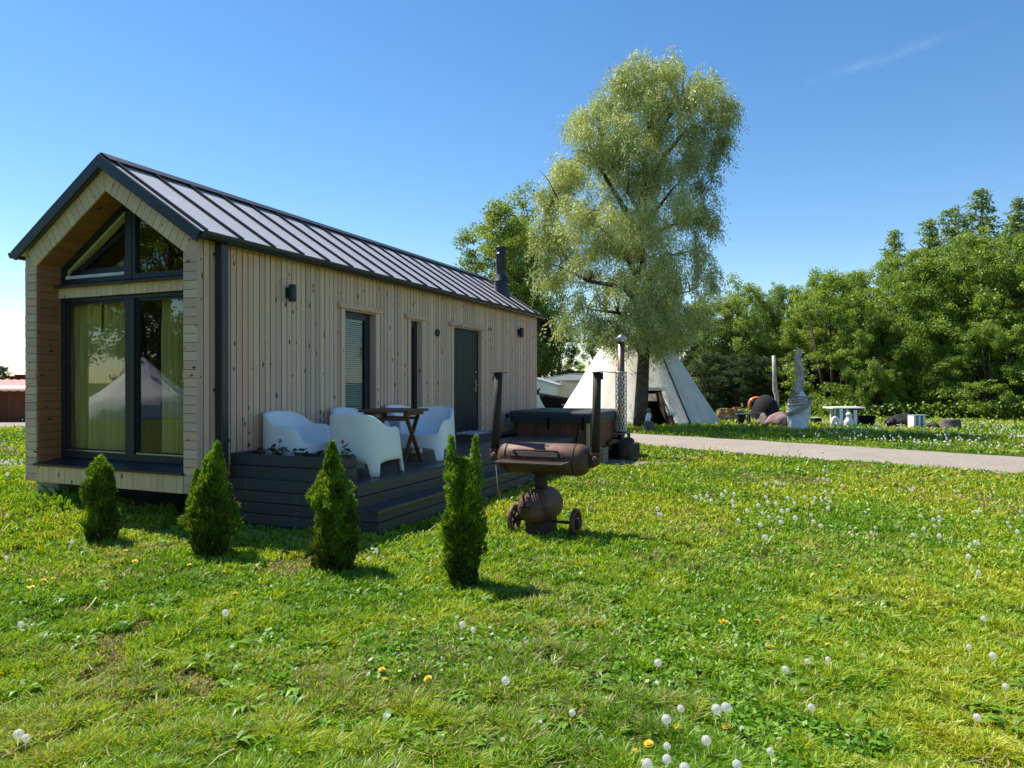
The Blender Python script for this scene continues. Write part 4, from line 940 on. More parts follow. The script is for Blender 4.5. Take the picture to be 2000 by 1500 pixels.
for k in range(4): a = .785 + 1.5708 * k; m.lathe([(rm + .003, -.03), (rm + .006, -.03), (rm + .006, .03), (rm + .003, .03)], (rM * math.cos(a), rM * math.sin(a), 0), 12, 0, (-math.sin(a), math.cos(a), 0))
m.build_each('band', M['white_trim'], lb)
# painted low bench table and stones
tx2, ty2 = at(1463, 831); bt = empty('painted_bench', (tx2, ty2, 0), 0, 'low bench painted teal and maroon in front of the black dome', 'bench'); m = MB()
m.box(-.50, .05, -.22, .05, .40, .44, 0, 0); m.box(-.02, .62, -.02, .26, .42, .46, 1, 0); m.build_each('seat_plank', [M['teal_paint'], M['maroon_paint']], bt)
m = MB().prism([(-.42, -.2, 0), (-.30, -.2, 0), (-.18, -.2, .40), (-.48, -.2, .40)], (0, 0, 0), (0, .22, 0)); m.box(.0, .06, 0, .2, 0, .42); m.box(.5, .56, 0, .2, 0, .42); m.build_each('leg', M['rock_dark'], bt)
rock(at(1491, 833), .25, 1.0, M['stone'], 2, 'boulder', 'upright grey stone between the painted bench and the pinkish boulder', 'boulder', None, .8)
rock(at(1521, 834), .34, .82, mat_plain('pink_granite', (.30, .19, .18), .9, 0, .2, 5, .5), 3, 'boulder', 'broad pinkish granite boulder left of the wrapped totem', 'boulder', None, 1.25)
rock(at(1540, 836), .20, 1.1, M['rock_dark'], 5, 'boulder', 'dark stone tight against the wrapped totem', 'boulder', None, .75)
# leaning post
px_, py_ = at(1520, 818); m = MB(); H_ = 2.78
m.tube([(.0, 0, -.1), (-.04, 0, .5), (-.06, .02, 1.0), (-.13, .03, 1.25), (-.16, .02, 1.9), (-.20, .0, H_)], [.075, .075, .10, .11, .085, .08], 12); o = m.build('wooden_post', M['driftwood'], None, (px_, py_, 0)); tag(o, 'tall bare weathered wooden post behind the black dome', 'post')
# wrapped totem
qx, qy = at(1559, 840); tt = empty('wrapped_totem', (qx, qy, 0), 0, 'twisted driftwood totem wrapped in white cloth and rope at its base', 'sculpture')
def twist(pts, seed, lobes=3, amp=.22, n=28):
    rg = random.Random(seed); vs = []; P_ = []
    for i in range(len(pts) - 1):
        for s_ in range(6):
            t = s_ / 6; a, b = pts[i], pts[i + 1]; P_.append([a[j] * (1 - t) + b[j] * t for j in range(4)])
    P_.append(list(pts[-1]))
    for i, (x, y, z, r) in enumerate(P_):
        for k in range(n):
            a = 6.28318 * k / n; q = r * (1 + amp * math.sin(lobes * (a + z * 2.0)) + .08 * math.sin(7 * a - z * 6 + seed) + rg.uniform(-.02, .02)); vs.append((x + q * math.cos(a), y + q * math.sin(a), z))
    return MB().add(vs, [(i * n + k, i * n + (k + 1) % n, (i + 1) * n + (k + 1) % n, (i + 1) * n + k) for i in range(len(P_) - 1) for k in range(n)] + [tuple(range(n))[::-1], tuple((len(P_) - 1) * n + k for k in range(n))], 0, None, True)
twist([(.03, 0, 1.0, .22), (-.02, 0, 1.35, .155), (.06, 0, 1.75, .125), (.055, 0, 2.05, .125), (-.02, 0, 2.3, .105), (-.06, 0, 2.45, .09), (-.02, 0, 2.55, .075)], 1).build('trunk', M['driftwood'], tt)
m = MB(); m.tube([(-.08, 0, 2.45), (-.07, 0, 2.62), (.0, .0, 2.72), (.07, 0, 2.66), (.08, 0, 2.52), (.02, 0, 2.42)], [.05, .045, .045, .04, .04, .035], 8); m.tube([(-.05, 0, 2.68), (-.03, 0, 2.8)], [.035, .012], 6); m.build('knot_head', M['driftwood'], tt)
twist([(.0, 0, -.03, .32), (0, 0, .45, .31), (.03, 0, .8, .34), (.02, 0, 1.0, .30), (.02, 0, 1.15, .24), (.02, 0, 1.3, .14)], 2, 2, .07).build('cloth_wrap', M['statue'], tt)
m = MB()
for k, (z, r, tl) in enumerate(((.72, .36, .20), (.80, .37, .24), (.88, .35, .12), (.97, .33, .05), (1.05, .31, .10), (1.12, .27, -.05))):
    m.tube([(.02 + r * math.cos(a), r * math.sin(a), z + tl * math.cos(a) * (1 if k < 2 else .5)) for a in np.linspace(0, 6.283, 25)], .045 if k < 2 else .03, 8, 0, False)
m.tube([(-.33, -.12, .56), (-.42, -.18, .50)], [.05, .02], 6); m.build('rope_band', mat_plain('beige_wrap', (.44, .40, .34), .9, 0, .2, 9, .5), tt)
m = MB()
for k in range(10): a = 2.2 + k * .22; m.tube([(.02 + .17 * math.cos(a), .17 * math.sin(a), 1.35 + .02 * (k % 3)), (.02 + .29 * math.cos(a), .29 * math.sin(a), 1.02)], .012, 5)
m.build('lashing', M['rope'], tt)
# lantern box, spool table, tub, stones, second table, stump
bx, by = at(1594, 829); lt = empty('dark_crate', (bx, by, 0), .2, 'small dark crate with a pale lid between totem and spool table', 'crate'); MB().box(-.15, .15, -.14, .14, .0, .24).build('box', M['rock_dark'], lt, bevel=.02); MB().box(-.17, .17, -.16, .16, .241, .265).build('lid', mat_plain('pale_lid', (.45, .48, .48), .6), lt)
sx2, sy2 = at(1648, 833); sp = empty('spool_table', (sx2, sy2, 0), .1, 'tall garden table with a white plank top and blue-white painted base', 'table')
m = MB()
for k in range(4): m.box(-.62, .62, -.36 + k * .18, -.19 + k * .18, .66, .71, 0, 0)
m.box(.16, .60, -.3, .3, .60, .655, 1, 0); m.build('table_top', [M['white_wall'], M['maroon_paint']], sp); m = MB()
for k in range(12): a = 6.283 * k / 12; m.obox((-.10 + .22 * math.cos(a), .22 * math.sin(a), .33), (.055 * -math.sin(a), .055 * math.cos(a), 0), (.018 * math.cos(a), .018 * math.sin(a), 0), (0, 0, .325), k % 2)
m.build('base', [M['white_wall'], M['blue_paint']], sp); m = MB().box(.22, .32, -.32, -.24, 0, .60); m.box(.34, .40, -.30, -.24, 0, .60, 1); m.box(-.36, -.28, .2, .28, 0, .65); m.build_each('leg', [M['white_wall'], M['maroon_paint']], sp)
wx, wy = at(1632, 836); o = MB().lathe([(.07, -.05), (.19, -.05), (.21, 0), (.19, .05), (.07, .05), (.07, -.05)], (0, 0, .20), 22, 0, (.45, -1, .15)).build('whitewashed_wheel', M['statue'], None, (wx, wy, 0)); tag(o, 'small whitewashed round wheel leaning on the tall garden table', 'wheel')
wx, wy = at(1651, 835); o = twist([(0, 0, -.02, .15), (0, 0, .22, .15), (.02, 0, .38, .08), (0, 0, .48, .09), (0, 0, .56, .03)], 6, 2, .12, 16).build('white_sculpture', M['statue'], None, (wx, wy - .25, 0)); tag(o, 'small white carved sculpture in front of the garden table base', 'sculpture')
kx, ky = at(1688, 833); o = MB().prism([(-.26, -.2, 0), (.24, -.2, 0), (.34, -.2, .40), (-.36, -.2, .40)], (0, 0, 0), (0, .42, 0)).build('dark_trough', M['black'], None, (kx, ky, 0), bevel=.02); tag(o, 'black trough-shaped planter right of the tall garden table', 'trough')
rock(at(1741, 834), .22, .95, M['rock_dark'], 8, 'boulder', 'smaller of the two black boulders left of the striped stool', 'boulder'); rock(at(1762, 834), .33, .80, M['rock_dark'], 9, 'boulder', 'larger of the two black boulders left of the striped stool', 'boulder', None, 1.15)
ux, uy = at(1790, 836); su = empty('striped_stool', (ux, uy, 0), 0, 'box stool painted in blue and white stripes beside black boulders', 'stool'); m = MB()
for k in range(5): m.box(-.20 + k * .08, -.122 + k * .08, -.19, .19, 0, .43, k % 2)
m.build('base', [M['white_wall'], M['blue_paint']], su); MB().box(-.20, .34, -.22, .22, .431, .46).build('top', mat_plain('grey_paint', (.30, .33, .34), .7), su)
rock(at(1823, 838), .17, .8, mat_plain('mossy_rock', (.06, .06, .04), .9, 0, .3, 6, .5), 12, 'boulder', 'little mossy stone between striped stool and cut stump', 'boulder', None, 1.3)
kx, ky = at(1857, 839); o = MB().lathe([(.36, -.05), (.31, .06), (.29, .30), (.285, .36), (0, .36)], (0, 0, 0), 26, 0, (0, 0, 1), True, .04).build('tree_stump', M['stump'], None, (kx, ky, 0)); tag(o, 'wide grey cut stump at the right end of the garden ornaments', 'stump')
# ================================================================== cabin, boat, shed on the left
cb = empty('white_cabin', (atd(1092, 37), 37.0, 0), R(-28), 'small white cabin with a low grey roof seen beyond the dark boat', 'cabin')
m = MB()
for k in range(16): m.box(-2.0, .55, -1.5, -1.47, .02 + k * .09, .105 + k * .09, 0)
m.box(-2.0, .55, -1.47, 1.5, .0, 1.45, 0); m.prism([(-2.0, -1.49, 1.46), (.55, -1.49, 1.46), (-.72, -1.49, 1.78)], (0, 0, 0), (0, 3, 0)); m.build('wall', M['white_wall'], cb)
m = MB(); m.box(.56, 3.6, -1.2, 1.6, 0, 1.66); m.prism([(-1.35, -1.0, 1.661), (3.6, -1.0, 1.661), (3.6, -1.0, 1.87), (.9, -1.0, 2.01)], (0, .30, 0), (0, 2.6, 0)); m.box(.555, .60, -1.49, -1.2, 0, 1.45)
for k in range(16): m.box(.57, 3.6, -1.225, -1.2, .02 + k * .10, .115 + k * .10, 0)
m.build('annex_wall', M['cream_wall'], cb); m = MB()
for x0, x1 in ((-2.2, -.72), (-.72, .75)):
    z0, z1 = (1.42, 1.80) if x0 < -1 else (1.80, 1.42); m.prism([(x0, 0, z0), (x1, 0, z1), (x1, 0, z1 + .05), (x0, 0, z0 + .05)], (0, -1.7, 0), (0, 1.6, 0))
for x0, x1, z0, z1 in ((-1.4, .9, 1.66, 2.02), (.9, 3.9, 2.02, 1.86)): m.prism([(x0, 0, z0), (x1, 0, z1), (x1, 0, z1 + .05), (x0, 0, z0 + .05)], (0, -.7, 0), (0, 1.8, 0))
m.box(.62, 3.8, -1.5, -.4, 1.66, 1.71); m.build('roof', M['grey_roof'], cb); MB().box(.62, .95, -.6, -.3, 1.9, 2.12).build('vent', M['black'], cb)
MB().box(-.78, -.58, -1.53, -1.501, .75, 1.15).build('door', M['dark_frame'], cb); MB().lathe([(0, 0), (.06, 0), (.06, .03), (0, .03)], (-.62, -1.5, 1.32), 12, 0, (0, -1, 0)).build('lamp', M['dark_metal'], cb)
m = MB().tube([(2.0 + .18 * math.cos(a), -1.27, 1.10 + .24 * math.sin(a)) for a in np.linspace(0, 6.283, 17)], .05, 6, 0, False); m.box(1.55, 1.85, -1.30, -1.23, 1.18, 1.42); m.build('hung_tyre', M['black'], cb)
bo = empty('wooden_boat', (atd(1051, 33.5), 33.5, 0), R(-12), 'black tarred wooden boat with a raised prow standing on the grass', 'boat')
vs = []; nst = 14; L = 4.2
for i in range(nst + 1):
    t = i / nst; w = .75 * math.sin(min(1, t * 1.15 + .03) * math.pi * .55) ** .75; sh = 1.10 - .42 * math.sin(min(1, t * 1.2) * 1.57) ; keel = .28 - .25 * min(1, t * 5); x = .0 + L * t + (0.0)
    rk_ = .50 * (1 - min(1, t * 4))
    for k in range(9):
        u = -1 + 2 * k / 8; d = abs(u); z = keel + (sh - keel) * d ** 1.6; vs.append((x + rk_ * (1 - d) * 1.0, u * w, z))
fs = [(i * 9 + k, i * 9 + k + 1, (i + 1) * 9 + k + 1, (i + 1) * 9 + k) for i in range(nst) for k in range(8)] + [tuple(nst * 9 + k for k in range(9)), tuple(range(9))[::-1]]
h = MB().add(vs, fs, 0, None, True).build('hull', M['black'], bo); sd = h.modifiers.new('thick', 'SOLIDIFY'); sd.thickness = .04
MB().tube([(.02, 0, 1.02), (-.02, 0, 1.2), (.10, 0, 1.32)], [.07, .06, .04], 8).build('prow_post', M['black'], bo); m = MB()
for x in (1.2, 2.6): m.box(x, x + .2, -.62, .62, .55, .59)
m.build_each('thwart', M['old_board'], bo)
fd = 28.3; sh_ = empty('plank_shed', (atd(52, fd), fd, 0), R(2), 'low brown plank shed under a faded red corrugated roof', 'shed')
m = MB(); x = -9.0
while x < 3: w = random.choice((.13, .14, .15)); m.box(x + .004, x + w - .004, random.uniform(-.012, 0), .03, .02, 1.24, 0, 2); x += w
m.box(-9, 3, .031, 2.4, 0, 1.30); m.build('wall', M['brown_fence'], sh_); m = MB(); n = 150; vs = []
for i in range(n + 1): x = -9.2 + 12.4 * i / n; c = .02 * math.sin(i * 1.57); vs += [(x, -.25, 1.27 + c), (x, 2.6, 1.72 + c)]
m.add(vs, [(2 * i, 2 * i + 2, 2 * i + 3, 2 * i + 1) for i in range(n)], 0, None, True); r_ = m.build('roof', M['red_roof'], sh_); sd = r_.modifiers.new('thick', 'SOLIDIFY'); sd.thickness = .03
MB().box(-9.1, 3.1, -.06, -.015, 1.17, 1.25, 0, 0).build('fascia', M['brown_fence'], sh_)
m = MB(); gx = atd(20, 31.5); m.box(gx, gx + 4.0, 31.5, 33.5, 0, 1.88); m.box(gx + .25, gx + 4.2, 31.4, 33.6, 1.88, 1.95); o = m.build('red_container', M['dark_red'], None); tag(o, 'dark red metal container rising behind the plank shed roof', 'container')
# things behind the camera that show as reflections in the picture window
bt_ = empty('bell_tent', (-31.0, .6, 0), 0, 'pale canvas bell tent that is mirrored in the picture window', 'tent')
m = MB(); n = 64; vs = []
for r, z in ((2.75, 0), (2.75, .62), (1.9, 1.12), (1.0, 1.85), (.35, 2.5), (.05, 2.78)):
    for k in range(n): a = 6.28318 * k / n; q = r * (1 - .035 * abs(math.sin(a * 6))); vs.append((q * math.cos(a), q * math.sin(a), z))
m.add(vs, [(i * n + k, i * n + (k + 1) % n, (i + 1) * n + (k + 1) % n, (i + 1) * n + k) for i in range(5) for k in range(n)], 0, None, True); m.build('canvas', M['tent'], bt_)
MB().tube([(0, 0, 2.7), (0, 0, 3.0)], .04, 8).build('pole', M['old_board'], bt_)
# ================================================================== WILLOW
def P2(px, py, d): return np.array([(px - 1000) / FPX * d, d, CAMH + (YH - py) / FPX * d])
wd_ = 24.74; wb = np.array([*at(1251, 837), 0.0]); wb[1] = wd_
will = empty('willow', (wb[0], wb[1], 0), 0, 'tall silvery green willow standing in front of the tipi', 'tree')
LOB = [(1272,150,50,52),(1215,205,62,62),(1335,195,62,48),(1400,208,38,34),(1165,275,70,60),(1265,255,80,70),(1370,262,46,40),(1405,310,26,26),(1110,320,46,52),(1205,345,90,70),(1310,345,70,60),(1385,360,32,32),
       (1085,415,44,60),(1160,435,80,60),(1270,430,80,66),(1355,425,46,50),(1080,490,38,46),(1150,505,62,50),(1250,505,95,60),(1360,505,38,44),(1230,570,95,60),(1325,570,58,60),(1150,585,42,40),
       (1190,630,75,45),(1280,640,60,45),(1335,640,38,40),(1100,625,24,34),(1235,668,46,28),(1300,672,36,24),
       (1062,455,32,46),(1070,540,34,40),(1090,380,36,40),(1420,225,30,30),(1415,270,26,24),(1378,300,40,44),(1390,420,28,40),(1372,545,32,44),(1350,625,34,34),(1305,140,42,40),(1240,160,46,44),(1370,175,40,36),(1300,215,46,44),(1150,235,44,44),(1410,245,34,34),(1165,650,38,34)]
def willow():
    rng = np.random.default_rng(5); Cs, As, cols = [], [], []; k = wd_ / FPX
    for li, (cx, cy, rx, ry) in enumerate(LOB):
        for dep in ((0.0,) if rx < 45 else (-.9, .9)):
            c = P2(cx, cy, wd_) - wb; c[1] += dep * (rx * k) * .9 + rng.normal() * .2; R3 = np.array([rx * k, rx * k * .95, ry * k]) * .90
            ns = int(72 * (rx * ry) / 2500 * (1.25 if dep == 0 else 1.0) * (3.7 if cy > 180 else 3.3))
            u = rng.normal(size=(ns, 3)); u /= np.linalg.norm(u, axis=1, keepdims=True); rr = rng.random(ns) ** .33
            cl = rng.normal(size=(10, 3)); cl /= np.linalg.norm(cl, axis=1, keepdims=True)   # bundle strands into sprays
            pick = cl[rng.integers(0, 10, ns)]; u = u * .34 + pick * .86; p0 = c + u * R3 * rr[:, None]
            dirn = u * np.array([1, 1, .3]) + rng.normal(size=(ns, 3)) * .25; L = .26 + .36 * rng.random(ns); tone = rng.random(ns); lt = .48 + .9 * (rng.random() - .5)  # lt: tone per lobe, painting lit and shaded billows
            m = 11
            for j in range(m):
                t = (j + rng.random(ns)) / m; q = p0 + dirn * (t * L * .55)[:, None]; q[:, 2] -= L * t ** 1.7 * .95
                q += rng.normal(size=q.shape) * .045; Cs.append(q); a = dirn * .5; a = a + np.array([0, 0, -1.0]) * (t * 1.3)[:, None]; As.append(a)
                cols.append(mixc([(.06, .09, .036), (.12, .16, .066), (.205, .245, .115), (.30, .335, .19)], lt * .55 + tone * .3 + rng.random(ns) * .35 - .08))
    C = np.concatenate(Cs); A = np.concatenate(As); col = np.concatenate(cols); n = len(C)
    v, q, c = leaves(C, .085 + .06 * rng.random(n), .022 + .014 * rng.random(n), rng, .15, A, col, .9)
    np_mesh('crown', v, q, M['willow'], will, c); return n
print('willow leaves', willow())
TP = [(1250, 845, .27), (1252, 800, .24), (1256, 720, .21), (1260, 640, .19), (1256, 560, .175), (1250, 470, .15), (1253, 400, .12), (1262, 310, .09), (1270, 220, .05), (1276, 140, .02)]
mb = MB().tube([tuple(P2(a, b, wd_) - wb) for a, b, _ in TP], [r for _, _, r in TP], 14)
rl = random.Random(8)
for (px, py, pts) in [(1255, 560, [(1220, 500), (1175, 455), (1130, 425), (1085, 400)]), (1256, 600, [(1215, 560), (1150, 550), (1090, 520)]), (1250, 470, [(1225, 420), (1180, 350), (1150, 310)]), (1252, 450, [(1290, 400), (1330, 350)]), (1255, 400, [(1300, 300), (1350, 240), (1400, 205)]), (1253, 470, [(1310, 440), (1370, 420)]),
                      (1262, 330, [(1235, 270), (1215, 210)]), (1268, 300, [(1300, 240), (1330, 190)]), (1258, 640, [(1210, 610), (1150, 600)]), (1258, 620, [(1300, 580), (1345, 570)]), (1257, 700, [(1230, 660), (1190, 640)]), (1257, 560, [(1310, 500), (1355, 490)]), (1253, 420, [(1230, 370), (1235, 300)]), (1270, 250, [(1262, 190), (1268, 150)])]:
    dy = rl.uniform(-1, 1); Q = [P2(px, py, wd_) - wb]
    for i, (a, b) in enumerate(pts): q = P2(a, b, wd_) - wb; q[1] += dy * (i + 1) * .45; Q.append(q)
    r0 = .13 if len(pts) > 2 else .10; mb.tube([tuple(q) for q in Q], [r0 * (1 - .8 * i / (len(Q) - 1)) for i in range(len(Q))], 7)
    for i in range(1, len(Q)):
        for _ in range(3): e = Q[i] + np.array([rl.uniform(-.9, .9), rl.uniform(-.7, .7), rl.uniform(-.2, .8)]); mb.tube([tuple(Q[i]), tuple((Q[i] + e) / 2 + np.array([0, 0, .12])), tuple(e)], [.022, .015, .005], 5)
mb.build('trunk', M['bark'], will)
# ================================================================== other trees: variants, then placed copies
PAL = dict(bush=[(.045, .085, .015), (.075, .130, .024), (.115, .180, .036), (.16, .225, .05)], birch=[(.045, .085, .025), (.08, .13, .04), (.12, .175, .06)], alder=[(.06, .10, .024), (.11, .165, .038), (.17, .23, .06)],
           dark=[(.010, .020, .006), (.017, .034, .009), (.03, .054, .013)], pale=[(.07, .12, .03), (.11, .17, .05), (.16, .22, .08)])  # dark: shade inside the thicket put into the leaf colour
VAR = {}
def variant(kind, seed):
    key = (kind, seed)
    if key in VAR: return VAR[key]
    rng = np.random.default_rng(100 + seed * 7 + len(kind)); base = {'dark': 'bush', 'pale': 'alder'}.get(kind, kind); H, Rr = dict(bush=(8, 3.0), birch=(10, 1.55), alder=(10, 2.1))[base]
    cl = []; mb = MB(); r = random.Random(seed)
    if base == 'bush':
        for k in range(64):
            z = .04 + .96 * rng.random() ** .85; prof = min(1, (z / .22) ** .5) * max(0.06, (1 - ((z - .35) / .68) ** 2 if z > .35 else 1)) ** .6; a = rng.random() * 6.28; q = Rr * prof * (.45 + .55 * rng.random() ** .5)
            cl.append((q * math.cos(a), q * math.sin(a), z * H * .93, .62 + .42 * rng.random()))
        for k in range(7): a = r.random() * 6.28; mb.tube([(.3 * math.cos(a), .3 * math.sin(a), -.1), (.8 * math.cos(a), .8 * math.sin(a), 2.4), (1.4 * math.cos(a), 1.4 * math.sin(a), 5.4)], [.11, .08, .02], 6)
        sub = []
        for (x, y, z, rad) in cl:
            for _ in range(9): u = rng.normal(size=3); u /= np.linalg.norm(u); q = rad * (.35 + .75 * rng.random()); sub.append((x + u[0] * q * 1.1, y + u[1] * q * 1.1, max(.15, z + u[2] * q * .8), rad * (.22 + .30 * rng.random())))
        cl = sub; nl, lf, wf, dr = 260, .112, .064, 0.15
    elif base == 'birch':
        for k in range(260):
            z = .14 + .86 * (k + rng.random()) / 260; q = Rr * (1 - z) ** .58 * (.1 + .9 * rng.random()) * (1 + .25 * math.sin(11 * z + seed)) * .9 + .02; a = rng.random() * 6.28; cl.append((q * math.cos(a), q * math.sin(a), z * H - .1, .10 + .36 * (1 - z) + .08 * rng.random()))
        mb.tube([(0, 0, -.1), (.05, 0, H * .5), (0, .05, H * .98)], [.13, .08, .012], 8)
        for k in range(20): z = r.uniform(.2, .85) * H; a = r.random() * 6.28; L = Rr * (1 - z / H) ** .7; mb.tube([(0, 0, z), (L * .6 * math.cos(a), L * .6 * math.sin(a), z + .5), (L * math.cos(a), L * math.sin(a), z + .4)], [.03, .018, .005], 5)
        nl, lf, wf, dr = 190, .105, .05, 1.0
    else:
        for s_ in range(4):
            a0 = s_ * 1.57 + r.random(); bx, by = .55 * math.cos(a0), .55 * math.sin(a0); top = H * r.uniform(.82, 1.0); tx, ty = bx * 1.9, by * 1.9
            mb.tube([(bx * .3, by * .3, -.1), (bx, by, H * .35), (tx, ty, top * .93)], [.10, .07, .01], 7)
            for k in range(17):
                t = r.uniform(.16, .99); x, y, z = bx + (tx - bx) * t, by + (ty - by) * t, top * t; L = Rr * .85 * (1.08 - t) ** .40 * r.uniform(.35, 1); a = a0 + r.gauss(0, 1.2); e = (x + L * math.cos(a), y + L * math.sin(a), z + L * .45)
                mb.tube([(x, y, z), ((x + e[0]) / 2, (y + e[1]) / 2, z + L * .3), e], [.03, .02, .006], 5); cl.append((*e, .34 + .42 * r.random())); cl.append((e[0] + r.uniform(-.4, .4), e[1] + r.uniform(-.4, .4), e[2] + r.uniform(.1, .5), .25 + .25 * r.random())); 
                if r.random() < .6: cl.append(((x + e[0]) / 2, (y + e[1]) / 2, z + L * .3, .28 + .25 * r.random()))
        nl, lf, wf, dr = 210, .12, .08, .1
    Cs, Ax, Cl = [], [], []
    for (x, y, z, rad) in cl:
        n = int(nl * (rad / .6) ** 1.6); u = rng.normal(size=(n, 3)); u /= np.linalg.norm(u, axis=1, keepdims=True); d = (rng.random(n) ** .5)[:, None]
        p = np.array([x, y, z]) + u * d * rad * np.array([1.1, 1.1, .75]); Cs.append(p); Ax.append(u * .5 + np.array([0, 0, -dr])); t0 = .5 + .40 * (rng.random() - .5); Cl.append(mixc(PAL[kind], t0 + .5 * (rng.random(n) - .5)))
    C = np.concatenate(Cs); n = len(C); C[:, 2] = np.maximum(C[:, 2], .05)
    v, q, c = leaves(C, lf * (.7 + .6 * rng.random(n)), wf * (.7 + .6 * rng.random(n)), rng, .35, np.concatenate(Ax), np.concatenate(Cl), 1.0)
    crown = np_mesh('crown', v, q, M['leaf'], None, c); trunk = mb.build('trunk', M['bark_pale'] if base == 'birch' else M['bark'])
    VAR[key] = (crown, trunk, H, Rr, [False]); return VAR[key]
tr = random.Random(3)
def tree(name, label, cat, x, y, H, width, kind, seed, group=None):
    crown, trunk, h0, r0, used = variant(kind, seed)
    root = empty(name, (x, y, -.02), tr.random() * 6.28, label, cat, group); sx = width / (2 * r0); root.scale = (sx, sx, H / h0)
    if not used[0]: crown.parent = root; trunk.parent = root; used[0] = True
    else:
        for o in (crown, trunk): c = o.copy(); S.collection.objects.link(c); c.parent = root
def tpx(name, label, px, top, d, wpx, kind, seed, group=None, cat='tree'):
    tree(name, label, cat, atd(px, d), d, (CAMH + (YH - top) / FPX * d) * (.88 if kind in ('alder', 'pale') else 1.0), wpx / FPX * d, kind, seed, group)
tpx('alder', 'tall open alder rising behind the chimney, left one of the pair', 962, 352, 46, 165, 'alder', 1)
tpx('alder', 'tall open alder between the chimney and the willow crown', 1036, 342, 47, 150, 'alder', 2)
tpx('alder', 'slim alder filling between the two tall alders behind the chimney', 1003, 400, 45, 110, 'alder', 3)
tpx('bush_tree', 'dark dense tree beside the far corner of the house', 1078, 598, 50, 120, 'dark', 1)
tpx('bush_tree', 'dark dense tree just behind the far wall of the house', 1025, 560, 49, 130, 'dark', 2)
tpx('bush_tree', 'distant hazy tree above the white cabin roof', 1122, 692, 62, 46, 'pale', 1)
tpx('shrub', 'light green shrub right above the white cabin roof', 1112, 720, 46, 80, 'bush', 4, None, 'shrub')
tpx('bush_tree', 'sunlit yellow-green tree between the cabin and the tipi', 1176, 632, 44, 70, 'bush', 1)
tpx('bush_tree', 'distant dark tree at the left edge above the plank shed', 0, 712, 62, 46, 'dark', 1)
tpx('shrub', 'distant pale shrub behind the roof of the plank shed', 14, 738, 56, 70, 'pale', 1, None, 'shrub')
FRONT = [(1632, 522, 35.5, 215, 1, 'broad light green willow bush behind the garden table'), (1775, 482, 34, 215, 2, 'rounded green bush tree behind the striped stool'), (1880, 455, 32.8, 230, 3, 'large light green bush tree behind the wide cut stump'), (1985, 440, 31.6, 240, 4, 'large bush tree cut by the right edge of the view'), (1712, 600, 33, 120, 3, 'low spreading bush between two larger light green bushes'), (1935, 600, 30.4, 170, 1, 'front light green bush leaning over the grass at far right')]
for px, top, d, w, sd, lab in FRONT: tpx('bush_tree', lab, px, top, d, w, 'bush', sd)
tpx('bush_tree', 'large bush tree just outside the right edge of the view', 2100, 440, 31, 240, 'bush', 2)
for px, top, d, w, sd, lab in [(1746, 446, 39, 190, 1, 'birch with a narrow tip, leftmost of the tall birches at right'), (1815, 425, 40, 210, 2, 'birch second from left among the tall birches at right'), (1862, 402, 39, 230, 3, 'dense birch next to the tallest birch'), (1913, 366, 40, 240, 1, 'tallest birch with a loose drooping tip at right'), (1990, 384, 40, 230, 2, 'birch cut by the right edge of the view')]:
    tpx('birch', lab, px, top, d, w, 'birch', sd, 'tall birches above the bushes')
for px, top, d, w, k, sd, lab in [(1600, 528, 41, 130, 'bush', 2, 'green tree behind the wrapped totem, topping the middle of the thicket'), (1535, 552, 42, 120, 'bush', 3, 'green tree behind the leaning post in the thicket'), (1482, 562, 42, 110, 'bush', 4, 'green tree right of the pale slender tree in the thicket'), (1438, 510, 40, 110, 'pale', 2, 'slender pale tree with see-through crown right of the tipi'),
        (1392, 540, 41, 100, 'pale', 3, 'slender pale tree close behind the right edge of the willow'), (1335, 560, 42, 120, 'alder', 1, 'green tree hidden mostly behind the willow crown'), (1690, 520, 42, 130, 'bush', 1, 'green tree between the broad willow bush and the first birch'), (1560, 610, 38, 110, 'alder', 3, 'mid green tree with visible stems behind the wrapped totem')]:
    tpx('bush_tree', lab, px, top, d, w, k, sd)
for i, px in enumerate(range(1215, 2200, 62)):
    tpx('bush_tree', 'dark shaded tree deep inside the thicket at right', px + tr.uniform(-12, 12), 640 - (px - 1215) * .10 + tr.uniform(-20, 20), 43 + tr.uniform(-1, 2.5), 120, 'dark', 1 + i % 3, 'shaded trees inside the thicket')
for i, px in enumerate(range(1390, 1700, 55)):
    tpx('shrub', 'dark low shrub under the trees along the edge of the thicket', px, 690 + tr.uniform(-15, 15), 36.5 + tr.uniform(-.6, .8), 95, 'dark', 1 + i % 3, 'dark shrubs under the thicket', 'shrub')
for i, (x, y, h, w, k, sd) in enumerate([(-44, -6, 14, 9, 'bush', 1), (-46, 3, 15, 9, 'alder', 2), (-42, -14, 15, 9, 'alder', 2), (-37, -21, 14, 8, 'bush', 3), (-28, -24, 11, 9, 'alder', 1), (-20, -24, 10, 8, 'bush', 1), (-48, 10, 9, 9, 'dark', 1), (-12, -26, 11, 9, 'alder', 3), (-36.5, -1.5, 14.5, 9, 'alder', 1), (-39, -7, 12, 7, 'alder', 3)]):
    tree('bush_tree', 'tall tree mirrored in the front windows of the house', 'tree', x, y, h, w, k, sd, 'trees mirrored in the front windows')
